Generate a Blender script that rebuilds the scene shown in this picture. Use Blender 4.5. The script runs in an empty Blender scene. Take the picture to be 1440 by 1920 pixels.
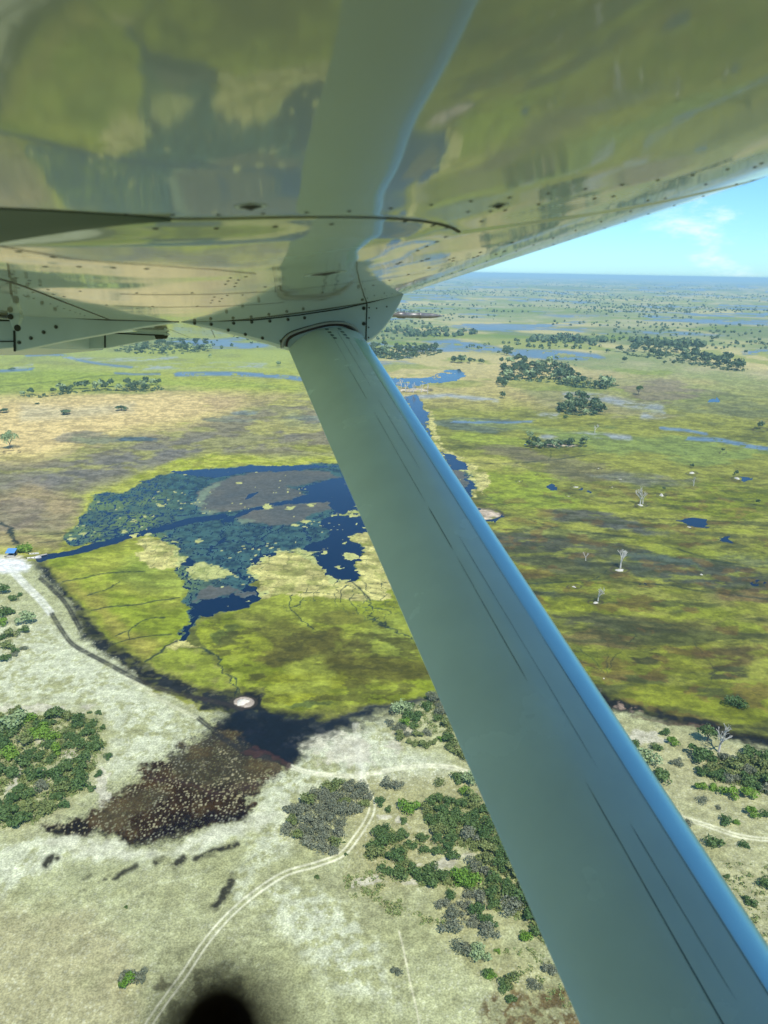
import bpy, bmesh, math, random
import numpy as np
from mathutils import Vector, Matrix
random.seed(7)
sc = bpy.context.scene
COL = sc.collection
# ------------------------------------------------------------------ camera, sky, sun, exposure
ALT = 130.0                     # eye height above the flood plain, metres
FPX = 1443.0                    # focal length in pixels of the 1440 x 1920 photograph
_Z = np.array([0.018, 1.0, 0.3132]); _Z /= np.linalg.norm(_Z)       # world up in camera axes
_f = np.array([0.0, 0.0, -1.0])
_Y = _f - _f.dot(_Z) * _Z; _Y /= np.linalg.norm(_Y)
_X = np.cross(_Y, _Z)
C2W = np.array([_X, _Y, _Z])                                        # rows: world axes in camera axes
EYE = np.array([0.0, 0.0, ALT])
cam_data = bpy.data.cameras.new("camera")
cam = bpy.data.objects.new("camera", cam_data); COL.objects.link(cam)
M = Matrix(C2W.tolist()).to_4x4(); M.translation = Vector(EYE)
cam.matrix_world = M
cam_data.sensor_fit = 'VERTICAL'; cam_data.sensor_height = 34.6; cam_data.lens = FPX / 1920 * 34.6
cam_data.clip_start = 0.01; cam_data.clip_end = 400000
cam_data.dof.use_dof = True; cam_data.dof.focus_distance = 250.0
cam_data.dof.aperture_fstop = 7.5; cam_data.dof.aperture_blades = 0
sc.camera = cam

SUN_EL, SUN_AZ = math.radians(55), math.atan2(0.36, -0.93)           # sun behind the eye, to the right
world = bpy.data.worlds.new("World"); sc.world = world; world.use_nodes = True
wt = world.node_tree; wt.nodes.clear()
wo = wt.nodes.new('ShaderNodeOutputWorld'); bg = wt.nodes.new('ShaderNodeBackground')
sky = wt.nodes.new('ShaderNodeTexSky'); sky.sky_type = 'NISHITA'; sky.sun_disc = False
sky.sun_elevation = SUN_EL; sky.sun_rotation = SUN_AZ
sky.altitude = 1000; sky.air_density = 1.0; sky.dust_density = 0.6; sky.ozone_density = 1.6
bg.inputs['Strength'].default_value = 0.14
tint = wt.nodes.new('ShaderNodeMix'); tint.data_type = 'RGBA'; tint.blend_type = 'MULTIPLY'
tint.inputs['Factor'].default_value = 1.0; tint.inputs['B'].default_value = (0.47, 0.81, 1.08, 1)
wt.links.new(sky.outputs[0], tint.inputs['A'])
# a few small fair-weather cumulus low over the horizon on the right
tc = wt.nodes.new('ShaderNodeTexCoord')
mp = wt.nodes.new('ShaderNodeMapping'); mp.inputs['Scale'].default_value = (1, 1, 2.6)
wt.links.new(tc.outputs['Generated'], mp.inputs[0])
nz = wt.nodes.new('ShaderNodeTexNoise'); nz.inputs['Scale'].default_value = 9.0; nz.inputs['Detail'].default_value = 8; nz.inputs['Roughness'].default_value = 0.6
wt.links.new(mp.outputs[0], nz.inputs['Vector'])
rp = wt.nodes.new('ShaderNodeMapRange'); rp.interpolation_type = 'SMOOTHSTEP'
rp.inputs['From Min'].default_value = 0.47; rp.inputs['From Max'].default_value = 0.70
wt.links.new(nz.outputs[0], rp.inputs[0])
def vdot(direction, lo, hi):
    v = wt.nodes.new('ShaderNodeVectorMath'); v.operation = 'DOT_PRODUCT'; v.inputs[1].default_value = direction
    n = wt.nodes.new('ShaderNodeVectorMath'); n.operation = 'NORMALIZE'
    wt.links.new(tc.outputs['Generated'], n.inputs[0]); wt.links.new(n.outputs[0], v.inputs[0])
    r = wt.nodes.new('ShaderNodeMapRange'); r.interpolation_type = 'SMOOTHSTEP'
    r.inputs['From Min'].default_value = lo; r.inputs['From Max'].default_value = hi
    wt.links.new(v.outputs['Value'], r.inputs[0]); return r.outputs[0]
def world_dir(px, py):
    d = C2W @ np.array([(px - 720) / FPX, (960 - py) / FPX, -1.0]); return d / np.linalg.norm(d)
m1 = vdot(tuple(world_dir(1335, 425)), math.cos(math.radians(5.5)), math.cos(math.radians(1.5)))
mm = wt.nodes.new('ShaderNodeMath'); mm.operation = 'MULTIPLY'; wt.links.new(m1, mm.inputs[0]); wt.links.new(rp.outputs[0], mm.inputs[1])
mm2 = wt.nodes.new('ShaderNodeMath'); mm2.operation = 'MULTIPLY'; mm2.inputs[1].default_value = 0.8; wt.links.new(mm.outputs[0], mm2.inputs[0])
cl = wt.nodes.new('ShaderNodeMix'); cl.data_type = 'RGBA'; cl.inputs['B'].default_value = (6.5, 7.0, 7.0, 1)
wt.links.new(mm2.outputs[0], cl.inputs['Factor']); wt.links.new(tint.outputs['Result'], cl.inputs['A'])
wt.links.new(cl.outputs['Result'], bg.inputs[0]); wt.links.new(bg.outputs[0], wo.inputs[0])

sd = bpy.data.lights.new("sun", 'SUN'); sd.energy = 4.2; sd.angle = math.radians(0.53); sd.color = (1.0, 0.96, 0.86)
sun = bpy.data.objects.new("sun", sd); COL.objects.link(sun)
sdir = Vector((math.cos(SUN_EL) * math.sin(SUN_AZ), math.cos(SUN_EL) * math.cos(SUN_AZ), math.sin(SUN_EL)))
sun.rotation_euler = sdir.to_track_quat('Z', 'Y').to_euler(); sun.location = (0, 0, 400)

sc.view_settings.view_transform = 'Standard'; sc.view_settings.look = 'None'
sc.view_settings.exposure = 0.32; sc.view_settings.gamma = 1.0
sc.cycles.use_denoising = True
sc.cycles.volume_bounces = 0; sc.cycles.max_bounces = 8

# ------------------------------------------------------------------ helpers
def tag(o, label=None, cat=None, group=None, kind=None):
    if label: o['label'] = label
    if cat: o['category'] = cat
    if group: o['group'] = group
    if kind: o['kind'] = kind
    return o
def ground_point(px, py):
    """photo pixel -> where that line of sight meets the plain"""
    d = C2W @ np.array([(px - 720) / FPX, (960 - py) / FPX, -1.0])
    t = ALT / -d[2]
    return np.array([d[0] * t, d[1] * t])
def to_pixels(X, Y, Z=0.0):
    P = np.array([X, Y, np.zeros_like(X) + Z - ALT])
    c = C2W.T @ P.reshape(3, -1)
    dep = np.maximum(-c[2], 1e-3)
    px = np.where(-c[2] > 0.5, 720 + FPX * c[0] / dep, 1e6); py = np.where(-c[2] > 0.5, 960 - FPX * c[1] / dep, 1e6)
    return px, py
def link_mesh(name, verts, faces, mat=None, parent=None, smooth=False):
    me = bpy.data.meshes.new(name); me.from_pydata([tuple(v) for v in verts], [], faces); me.update()
    if smooth: me.polygons.foreach_set('use_smooth', [True] * len(me.polygons))
    o = bpy.data.objects.new(name, me); COL.objects.link(o)
    if mat: me.materials.append(mat)
    if parent: o.parent = parent
    return o
def empty(name, loc):
    o = bpy.data.objects.new(name, None); COL.objects.link(o); o.location = loc; o.empty_display_size = 0.2
    return o
def mat(name, col, rough=0.8, spec=0.5, metal=0.0):
    m = bpy.data.materials.new(name); m.use_nodes = True
    b = m.node_tree.nodes['Principled BSDF']
    b.inputs['Base Color'].default_value = (*col, 1); b.inputs['Roughness'].default_value = rough
    b.inputs['Specular IOR Level'].default_value = spec; b.inputs['Metallic'].default_value = metal
    return m
def noisy(m, scale, amount, detail=6, coords='Object', rough_amt=0.0, bump=0.0):
    """vary a material's base colour (and roughness) with fractal noise"""
    nt = m.node_tree; b = nt.nodes['Principled BSDF']; col = tuple(b.inputs['Base Color'].default_value)
    t = nt.nodes.new('ShaderNodeTexCoord'); n = nt.nodes.new('ShaderNodeTexNoise')
    n.inputs['Scale'].default_value = scale; n.inputs['Detail'].default_value = detail
    nt.links.new(t.outputs[coords], n.inputs['Vector'])
    mr = nt.nodes.new('ShaderNodeMapRange'); mr.inputs['From Min'].default_value = 0.25; mr.inputs['From Max'].default_value = 0.75
    mr.inputs['To Min'].default_value = 1 - amount; mr.inputs['To Max'].default_value = 1 + amount
    nt.links.new(n.outputs[0], mr.inputs[0])
    mx = nt.nodes.new('ShaderNodeVectorMath'); mx.operation = 'SCALE'; mx.inputs[0].default_value = col[:3]
    nt.links.new(mr.outputs[0], mx.inputs['Scale']); nt.links.new(mx.outputs[0], b.inputs['Base Color'])
    if rough_amt:
        r = nt.nodes.new('ShaderNodeMapRange'); r0 = b.inputs['Roughness'].default_value
        r.inputs['To Min'].default_value = r0 - rough_amt; r.inputs['To Max'].default_value = r0 + rough_amt
        nt.links.new(n.outputs[0], r.inputs[0]); nt.links.new(r.outputs[0], b.inputs['Roughness'])
    if bump:
        bp = nt.nodes.new('ShaderNodeBump'); bp.inputs['Strength'].default_value = 0.5; bp.inputs['Distance'].default_value = bump
        nt.links.new(n.outputs[0], bp.inputs['Height']); nt.links.new(bp.outputs[0], b.inputs['Normal'])
    return m

# ------------------------------------------------------------------ noise in numpy
def _hash(ix, iy, seed):
    h = (ix.astype(np.int64) * 374761393 + iy.astype(np.int64) * 668265263 + seed * 982451653) & 0x7fffffff
    h = ((h ^ (h >> 13)) * 1274126177) & 0x7fffffff
    h = (h ^ (h >> 16)) & 0xffff
    return (h / 65535.0).astype(np.float32)
def vnoise(x, y, seed):
    ix = np.floor(x); iy = np.floor(y); fx = (x - ix).astype(np.float32); fy = (y - iy).astype(np.float32)
    fx = fx * fx * (3 - 2 * fx); fy = fy * fy * (3 - 2 * fy)
    a = _hash(ix, iy, seed); b = _hash(ix + 1, iy, seed); c = _hash(ix, iy + 1, seed); d = _hash(ix + 1, iy + 1, seed)
    return (a + (b - a) * fx) * (1 - fy) + (c + (d - c) * fx) * fy
def fbm(x, y, size, seed, octaves=5, gain=0.55):
    """0..1, wavelength `size` metres"""
    s = np.zeros(x.shape, np.float32); a = 1.0; tot = 0.0; k = 1.0 / size; co, si = math.cos(0.7), math.sin(0.7)
    xx, yy = x, y
    for i in range(octaves):
        s += a * vnoise(xx * k, yy * k, seed + i * 17); tot += a; a *= gain; k *= 2.03
        xx, yy = co * xx - si * yy, si * xx + co * yy
    return np.clip((s / tot - 0.5) * 1.7 + 0.5, 0, 1)
def cells(x, y, size, seed):
    """distance to the nearest border of random cells, and the cell's own random value"""
    gx = x / size; gy = y / size; ix = np.floor(gx); iy = np.floor(gy)
    f1 = np.full(x.shape, 9.0, np.float32); f2 = f1.copy(); cid = np.zeros(x.shape, np.float32)
    for dx in (-1, 0, 1):
        for dy in (-1, 0, 1):
            cx = ix + dx; cy = iy + dy
            qx = cx + 0.15 + 0.7 * _hash(cx, cy, seed); qy = cy + 0.15 + 0.7 * _hash(cx, cy, seed + 5)
            d = np.sqrt((gx - qx) ** 2 + (gy - qy) ** 2).astype(np.float32)
            near = d < f1
            f2 = np.where(near, f1, np.minimum(f2, d)); cid = np.where(near, _hash(cx, cy, seed + 9), cid); f1 = np.where(near, d, f1)
    return (f2 - f1) * size, cid, f1 * size
def sstep(x, a, b):
    t = np.clip((x - a) / (b - a), 0, 1); return t * t * (3 - 2 * t)
# ------------------------------------------------------------------ the flood plain: one sheet to the horizon
az = np.concatenate([np.arange(-180, -42, 3.0), np.arange(-42, 42, 0.062), np.arange(42, 180.01, 3.0)])
dep = np.concatenate([np.array([0.055, 0.075, 0.1]), np.arange(0.14, 54, 0.062), np.arange(54.5, 90, 2.5), [89.99]])
A, D = np.meshgrid(np.radians(az), np.radians(dep))
R = ALT / np.tan(D)
GX = (R * np.sin(A)).ravel(); GY = (R * np.cos(A)).ravel()
NR, NC = A.shape
PX0, PY0 = to_pixels(GX, GY)
RR = R.ravel()
DEPTH = np.maximum(np.hypot(RR, ALT), 1)
W1 = fbm(GX, GY, 14, 3, 5, 0.62) - 0.5; W2 = fbm(GX, GY, 14, 4, 5, 0.62) - 0.5
FW1 = fbm(GX, GY, 3.2, 13, 3, 0.6) - 0.5; FW2 = fbm(GX, GY, 3.2, 14, 3, 0.6) - 0.5
# outlines are wobbled by a few metres of noise so that shores are ragged
PX = PX0 + (W1 * 6 + FW1 * 3) * FPX / DEPTH; PY = PY0 + (W2 * 6 + FW2 * 3) * FPX / DEPTH * np.clip(ALT / DEPTH, 0.1, 1)
PXs = PX0 + (W1 * 1.6 + FW1) * FPX / DEPTH; PYs = PY0 + (W2 * 1.6 + FW2) * FPX / DEPTH * np.clip(ALT / DEPTH, 0.1, 1)

def seg_dist(pts, sel, closed, px, py):
    x = px[sel]; y = py[sel]; best = np.full(x.shape, 1e9, np.float32); inside = np.zeros(x.shape, bool)
    n = len(pts)
    for i in range(n if closed else n - 1):
        x0, y0 = pts[i]; x1, y1 = pts[(i + 1) % n]
        dx, dy = x1 - x0, y1 - y0; L = dx * dx + dy * dy + 1e-9
        t = np.clip(((x - x0) * dx + (y - y0) * dy) / L, 0, 1)
        best = np.minimum(best, (x - x0 - t * dx) ** 2 + (y - y0 - t * dy) ** 2)
        if closed and y0 != y1:
            c = ((y0 > y) != (y1 > y)) & (x < dx * (y - y0) / (y1 - y0) + x0)
            inside ^= c
    d = np.sqrt(best)
    return np.where(inside, d, -d) if closed else -d
def _sel(pts, m, px, py):
    xs = [p[0] for p in pts]; ys = [p[1] for p in pts]
    return np.nonzero((px > min(xs) - m) & (px < max(xs) + m) & (py > min(ys) - m) & (py < max(ys) + m))[0]
def area(pts, soft=2.0, m=60, raw=False, rough=True):
    px, py = (PX, PY) if rough else (PXs, PYs)
    sel = _sel(pts, m, px, py); out = np.full(GX.shape, -float(m), np.float32)
    if len(sel): out[sel] = seg_dist(pts, sel, True, px, py)
    return out if raw else sstep(out, -soft, soft)
def line(pts, width, soft=None, rough=True, raw=False, exact=False):
    """soft-edged line; width in photo pixels"""
    soft = soft or max(1.0, width * 0.35); m = width + soft + 4
    px, py = (PX0, PY0) if exact else (PX, PY) if rough else (PXs, PYs)
    sel = _sel(pts, m, px, py); out = np.full(GX.shape, -float(m) * 1.5, np.float32)
    if len(sel): out[sel] = seg_dist(pts, sel, False, px, py)
    return out if raw else sstep(out, -width / 2 - soft, -width / 2 + soft)
def spline(pts, n=8):
    P = [pts[0]] + list(pts) + [pts[-1]]; out = []
    for i in range(1, len(P) - 2):
        for k in range(n):
            t = k / n; a, b, c, d = (np.array(P[j], float) for j in (i - 1, i, i + 1, i + 2))
            out.append(tuple(0.5 * (2 * b + (c - a) * t + (2 * a - 5 * b + 4 * c - d) * t * t + (3 * b - a - 3 * c + d) * t ** 3)))
    out.append(tuple(pts[-1])); return out
colr = np.zeros((len(GX), 3), np.float32); wet = np.zeros(len(GX), np.float32); tus = np.zeros(len(GX), np.float32)
water = np.full(len(GX), -20.0, np.float32)                 # > 0 where the bed lies below the water level
def lay(mask, c, w=None, t=None):
    global colr, wet, tus
    mk = np.clip(mask, 0, 1)[:, None]; colr = colr * (1 - mk) + np.array(c, np.float32) * mk
    if w is not None: wet = wet * (1 - mk[:, 0]) + w * mk[:, 0]
    if t is not None: tus = tus * (1 - mk[:, 0]) + t * mk[:, 0]
def mixc(a, b, t): return np.array(a, np.float32) * (1 - t[:, None]) + np.array(b, np.float32) * t[:, None]
LIME = (0.19, 0.222, 0.034); YEL = (0.34, 0.36, 0.075); OLIVE = (0.085, 0.105, 0.018); DARKG = (0.032, 0.06, 0.022)
BROWN = (0.15, 0.13, 0.055); MURK = (0.165, 0.165, 0.085); TAN = (0.46, 0.40, 0.165); FRINGE = (0.40, 0.41, 0.14)
DRY = (0.355, 0.365, 0.18); PALE = (0.475, 0.49, 0.31); DRYDK = (0.30, 0.305, 0.14); BLACK = (0.012, 0.016, 0.016); PEAT = (0.030, 0.019, 0.010)
LILY = (0.040, 0.098, 0.090); MAUVE = (0.095, 0.100, 0.095); BED = (0.004, 0.02, 0.045); SANDW = (0.56, 0.545, 0.43)
n200 = fbm(GX, GY, 200, 21, 5); n800 = fbm(GX, GY, 900, 31, 4); n60 = fbm(GX, GY, 60, 41, 6, 0.6); n18 = fbm(GX, GY, 18, 51, 4); n18b = fbm(GX, GY, 22, 58, 5, 0.6)
n5 = fbm(GX, GY, 5, 61, 4); n2 = fbm(GX, GY, 2.0, 71, 3, 0.65)
# --- far plain
colr[:] = mixc((0.23, 0.27, 0.10), (0.34, 0.33, 0.16), sstep(n200 * 0.6 + n60 * 0.4, 0.35, 0.7))
lay(sstep(n800, 0.5, 0.75) * 0.7, (0.12, 0.17, 0.06))
lay(sstep(fbm(GX, GY, 340, 77, 4), 0.6, 0.78) * 0.8, TAN)
lay(sstep(fbm(GX, GY, 120, 87, 5), 0.62, 0.74) * 0.6, (0.16, 0.23, 0.03))
tus[:] = 0.3
# --- marsh between about y = 640 and the near shore
marsh = sstep(PY0, 690, 800)
mc = mixc(OLIVE, LIME, sstep(n60 * 0.55 + n18b * 0.45, 0.26, 0.62))
mc = mc * (1 - (sstep(n200, 0.55, 0.75) * 0.5)[:, None]) + np.array(BROWN) * (sstep(n200, 0.55, 0.75) * 0.5)[:, None]
colr = colr * (1 - marsh[:, None]) + mc * marsh[:, None]; wet = wet * (1 - marsh) + 0.25 * marsh
# --- the left: murk, tan plain, lime bands
LW = [(-900, 640), (640, 640), (690, 900), (300, 905), (160, 960), (80, 1040), (-900, 1030)]
left = area(LW, 10, 80)
colr = colr * (1 - left[:, None]) + left[:, None] * mixc((0.22, 0.25, 0.07), (0.27, 0.31, 0.05), sstep(n200 * 0.5 + n60 * 0.5, 0.35, 0.6))
lay(area([(-900, 805), (60, 862), (220, 815), (350, 795), (450, 765), (560, 740), (640, 770), (660, 850), (420, 855), (270, 880), (160, 925), (120, 1000), (-900, 1010)], 14, 80) * (0.55 + 0.45 * sstep(n18b, 0.3, 0.6)), MURK, 0.15)
lay(area([(60, 880), (300, 830), (520, 800), (560, 820), (330, 865), (180, 905), (80, 930)], 20, 70) * sstep(n60 * .5 + n18b * .5, .4, .6) * 0.75, (0.115, 0.125, 0.105), 0.25)
lay(area([(-900, 880), (60, 900), (130, 930), (160, 985), (100, 1030), (-900, 1020)], 18, 60) * sstep(n60, 0.3, 0.6) * 0.8, (0.24, 0.21, 0.10))
lay(area([(-900, 765), (60, 742), (200, 728), (340, 728), (460, 742), (440, 768), (360, 795), (220, 815), (70, 862), (-900, 850)], 22, 80) * sstep(n60 * .5 + n18b * .5 + area([(-900, 770), (60, 752), (300, 738), (400, 750), (340, 785), (200, 805), (60, 850), (-900, 840)], 20, 60) * .4, .34, .56), TAN, 0.0, 0.5)
lay(area([(40, 760), (140, 765), (250, 755), (250, 772), (130, 785), (40, 790)], 10) * 0.5, (0.36, 0.38, 0.24))
lay(area([(380, 742), (520, 735), (560, 745), (470, 765), (400, 775)], 10) * 0.6, (0.30, 0.25, 0.12))
lay(area([(-900, 690), (130, 690), (330, 712), (470, 718), (560, 728), (330, 726), (60, 738), (-900, 752)], 8) * 0.75, (0.21, 0.29, 0.04))
lay(area([(-900, 655), (560, 640), (600, 690), (400, 700), (-900, 695)], 8) * 0.5 * sstep(n60, 0.3, 0.6), (0.29, 0.34, 0.09))
lay(line(spline([(-40, 728), (100, 716), (180, 706), (300, 700)]), 2.0) * 0.5, DARKG)
for (x, y, rx, ry, c, k) in [(160, 822, 60, 9, (0.10, 0.125, 0.11), .6), (268, 824, 34, 4, (0.04, 0.09, 0.12), .8), (425, 786, 50, 7, (0.12, 0.15, 0.12), .6), (455, 775, 30, 4, (0.10, 0.15, 0.16), .7),
        (60, 905, 80, 16, (0.13, 0.135, 0.11), .6), (20, 965, 60, 34, (0.17, 0.155, 0.11), .6), (600, 790, 60, 12, (0.12, 0.17, 0.14), .6), (585, 755, 60, 12, YEL, .6), (540, 800, 70, 12, YEL, .5), (600, 838, 60, 8, LIME, .8), (540, 770, 50, 8, (0.25, .27, .09), .6)]:
    e = ((PX - x) / rx) ** 2 + ((PY - y) / ry) ** 2; lay(sstep(1.5 - e - (n18b - .5) * 3.2 - (n60 - .5) * 1.5, 0, 1.0) * k, c, 0.2)
# --- right hand marsh: mapped patches of olive, dark weed and lime
RB = [(1010, 690, 120, 14, TAN, .6), (1180, 715, 160, 14, (0.27, .26, .11), .6), (1340, 760, 120, 26, (0.13, .16, .06), .6), (1240, 735, 60, 20, (0.17, .15, .09), .7), (1120, 768, 160, 10, (0.27, .27, .12), .5),
      (900, 795, 110, 14, (0.085, 0.12, 0.075), .8), (1000, 805, 160, 7, (0.20, .26, .05), .7), (920, 825, 80, 10, (0.22, .29, .03), .8), (1250, 840, 200, 26, (0.15, 0.22, 0.045), .8), (960, 850, 60, 12, (0.14, .13, .07), .6), (920, 870, 80, 12, YEL, .6), (1090, 880, 130, 22, (0.13, 0.13, 0.06), .7),
      (960, 905, 80, 26, (0.19, 0.26, 0.02), .9), (1000, 940, 90, 18, (0.17, 0.24, 0.02), .8), (1230, 900, 110, 14, (0.12, 0.14, 0.09), .8), (1350, 940, 130, 40, (0.12, 0.16, 0.008), .9), (1290, 985, 90, 16, (0.15, 0.17, 0.012), .7), (1180, 880, 60, 10, LIME, .6),
      (1130, 975, 110, 14, (0.075, 0.085, 0.055), .95), (1200, 990, 90, 10, (0.07, 0.085, 0.06), .9), (980, 965, 60, 12, LIME, .7), (1050, 1000, 120, 10, (0.14, 0.18, 0.045), .7), (990, 1020, 70, 26, (0.05, 0.065, 0.035), .95), (960, 1010, 60, 16, (0.06, .07, .04), .9),
      (1030, 1050, 110, 22, (0.07, 0.085, 0.03), .9), (1120, 1030, 130, 14, (0.055, 0.065, 0.035), .9), (1250, 1065, 150, 26, (0.045, 0.062, 0.035), .95), (1360, 1085, 130, 22, (0.05, 0.062, 0.035), .95), (1230, 1050, 90, 10, (0.06, .09, .06), .8), (1310, 1040, 90, 10, (0.13, .17, .02), .7), (1410, 1120, 60, 16, (0.10, .075, .03), .8),
      (1000, 1125, 70, 16, (0.035, 0.05, 0.03), 1), (1060, 1095, 90, 12, (0.11, 0.14, 0.012), .8), (1090, 1140, 110, 18, (0.15, 0.19, 0.01), .9), (1250, 1140, 130, 16, (0.13, 0.17, 0.012), .8), (1130, 1165, 130, 14, (0.06, 0.07, 0.028), .9), (1290, 1175, 150, 14, (0.08, 0.085, 0.02), .8), (1120, 1200, 90, 14, (0.12, .10, .035), .7),
      (1090, 1240, 90, 22, (0.09, 0.12, 0.01), .9), (1190, 1255, 80, 28, (0.10, 0.125, 0.010), .8), (1300, 1230, 110, 24, (0.13, 0.15, 0.012), .8), (1390, 1230, 70, 22, (0.075, .06, .02), .8), (1210, 1232, 35, 14, (0.035, 0.04, 0.012), .9), (1370, 1262, 34, 12, (0.03, .035, .012), .9),
      (1260, 1300, 120, 20, (0.13, 0.16, 0.010), .9), (1390, 1320, 90, 26, (0.12, 0.155, 0.010), .9), (1170, 1290, 60, 16, (0.11, 0.135, 0.012), .8), (1400, 1180, 60, 10, (0.12, .16, .012), .8), (1230, 1115, 60, 10, LIME, .5), (1000, 1080, 40, 12, (0.10, .13, .01), .6), (1350, 1010, 90, 12, (0.10, .11, .02), .6), (1400, 1050, 60, 10, (0.10, .13, .05), .8)]
for (x, y, rx, ry, c, k) in RB:
    sel = _sel([(x - rx, y - ry), (x + rx, y + ry)], 60, PX, PY)
    e = np.zeros(len(GX), np.float32)
    xs = PX[sel] - (PY[sel] - y) * 2.0
    ee = ((PX[sel] - x + (PY[sel] - y) * 1.0) / rx) ** 2 + ((PY[sel] - y - (PX[sel] - x) * 0.12) / ry) ** 2
    e[sel] = sstep(1.5 - ee - (n18b[sel] - .5) * 2.2 - (n60[sel] - .5), 0, 1.0); lay(e * k, c, 0.3)
right = sstep(PX0 + (PY0 - 900) * -0.45, 850, 900) * sstep(PY0, 850, 960)
streak = fbm(GX * 0.35 + GY * 0.08, GY, 7, 91, 5, 0.62)
lay(right * sstep(streak, 0.56, 0.74) * 0.75, (0.042, 0.055, 0.016)); lay(right * sstep(1 - streak, 0.60, 0.78) * 0.55, (0.19, 0.24, 0.02))
lay(right * sstep(fbm(GX, GY, 9, 95, 5), 0.62, 0.74) * 0.55, (0.12, 0.085, 0.022))
# --- near marsh beds
M1 = [(80, 1062), (92, 1046), (150, 1034), (250, 1014), (300, 1030), (345, 1080), (352, 1120), (368, 1150), (335, 1205), (268, 1243), (215, 1205), (180, 1160), (150, 1130), (118, 1100)]
M2 = [(372, 1172), (430, 1150), (482, 1130), (512, 1108), (560, 1100), (690, 1085), (760, 1085), (900, 1300), (740, 1316), (600, 1338), (512, 1336), (492, 1300), (440, 1290), (428, 1255), (398, 1222), (375, 1200)]
M3 = [(272, 1246), (330, 1212), (380, 1222), (418, 1250), (432, 1288), (380, 1286), (330, 1268)]
BASE = area(M1, 3) ; lay(BASE, mixc((0.16, 0.22, 0.016), (0.24, 0.29, 0.035), sstep(n18b, 0.3, 0.7)), 0.2)
lay(area([(84, 1060), (118, 1095), (160, 1130), (190, 1165), (240, 1220), (270, 1243), (300, 1215), (240, 1180), (190, 1120), (130, 1085)], 12) * BASE * 0.6, (0.22, 0.20, 0.045))
lay(area([(250, 1040), (330, 1060), (350, 1110), (270, 1110), (210, 1080)], 15) * BASE * 0.5, (0.15, 0.22, 0.04))
m2 = area(M2, 3); lay(m2, mixc((0.14, 0.19, 0.012), (0.20, 0.25, 0.03), sstep(n18b, 0.3, 0.7)), 0.2)
for (x, y, rx, ry, c, k) in [(600, 1215, 110, 32, (0.085, 0.085, 0.015), .9), (520, 1185, 60, 26, (0.10, 0.11, 0.016), .8), (690, 1255, 110, 26, (0.08, 0.085, 0.012), .9), (580, 1275, 90, 16, (0.15, 0.18, 0.012), .8), (560, 1310, 80, 12, (0.19, 0.23, 0.012), .8), (640, 1160, 60, 14, (0.10, 0.105, 0.02), .7), (440, 1200, 50, 26, (0.19, 0.24, 0.02), .9), (430, 1190, 18, 14, DARKG, .6), (590, 1325, 50, 6, DARKG, .7), (740, 1190, 60, 40, (0.13, 0.18, 0.03), .6), (480, 1160, 40, 10, LIME, .8)]:
    e = ((PX - x) / rx) ** 2 + ((PY - y) / ry) ** 2; lay(m2 * sstep(1.5 - e - (n18b - .5) * 2.4, 0, 0.9) * k, c, 0.2)
lay(m2 * sstep(fbm(GX * .5, GY, 4, 93, 5, .6), .58, .72) * sstep(PY0, 1130, 1180) * 0.7, (0.055, 0.060, 0.012))
m3 = area(M3, 3); lay(m3, mixc((0.16, 0.21, 0.02), (0.20, 0.26, 0.03), n18), 0.2); lay(m3 * sstep(n5, .5, .8) * .5, (0.19, .20, .06))
# --- dry land
NEAR = [(-900, 1044), (0, 1044), (40, 1046), (62, 1052), (100, 1085), (128, 1118), (155, 1165), (175, 1200), (225, 1255), (300, 1300), (400, 1330), (470, 1345), (600, 1355), (740, 1322), (840, 1300), (1000, 1270), (1120, 1300), (1140, 1325), (1240, 1345), (1330, 1372), (1440, 1398), (1700, 1440), (2400, 1500), (2400, 4000), (-900, 4000)]
land = np.maximum(area(NEAR, 3, 120), (PY0 > 1930).astype(np.float32))
land = np.maximum(land, (np.abs(A.ravel()) > 1.9).astype(np.float32))
dc = mixc(DRYDK, DRY, sstep(n18 * 0.4 + n5 * 0.3 + n2 * .3, 0.25, 0.65))
colr = colr * (1 - land[:, None]) + dc * land[:, None]; wet *= (1 - land); tus = tus * (1 - land) + land
pale = area([(-100, 1180), (90, 1160), (160, 1220), (300, 1310), (400, 1345), (330, 1400), (250, 1450), (180, 1480), (220, 1400), (180, 1330), (60, 1320), (-100, 1350)], 30, 80)
pale = np.maximum(pale, area([(500, 1440), (560, 1390), (640, 1355), (720, 1350), (760, 1400), (840, 1430), (830, 1460), (700, 1470), (560, 1500), (540, 1600), (480, 1650), (500, 1720), (600, 1850), (740, 1900), (700, 1750), (600, 1660), (540, 1650), (440, 1720), (420, 1690), (470, 1620), (490, 1520)], 26, 80))
pale = np.maximum(pale, area([(60, 1570), (150, 1590), (260, 1600), (360, 1582), (460, 1545), (480, 1560), (400, 1600), (260, 1625), (130, 1605), (60, 1640), (-60, 1760), (-60, 1600)], 12, 60))
lay(pale * sstep(n5 * 0.35 + n2 * 0.75 + n18 * .3, 0.42, 0.80) * 0.95, PALE, 0, 1.0)
lay(land * sstep(n18b, .55, .8) * (1 - pale) * .6, (0.30, 0.30, 0.15))
lay(area([(-60, 1700), (120, 1700), (240, 1760), (280, 1950), (-60, 1950)], 40, 80) * .75 * sstep(n18, .2, .6), (0.33, 0.30, 0.15), 0, .9)
lay(area([(640, 1460), (860, 1440), (1000, 1500), (1080, 1700), (1120, 1930), (980, 1900), (860, 1780), (720, 1700), (640, 1640)], 24, 80) * 0.65 * sstep(n18, .2, .7), (0.30, 0.28, 0.12), 0, .8)
lay(area([(1140, 1345), (1330, 1380), (1600, 1450), (1600, 2000), (1440, 1930), (1250, 1560)], 14, 60) * 0.6, mixc((0.27, 0.26, 0.12), (0.36, 0.34, 0.17), n5), 0, .8)
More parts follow.
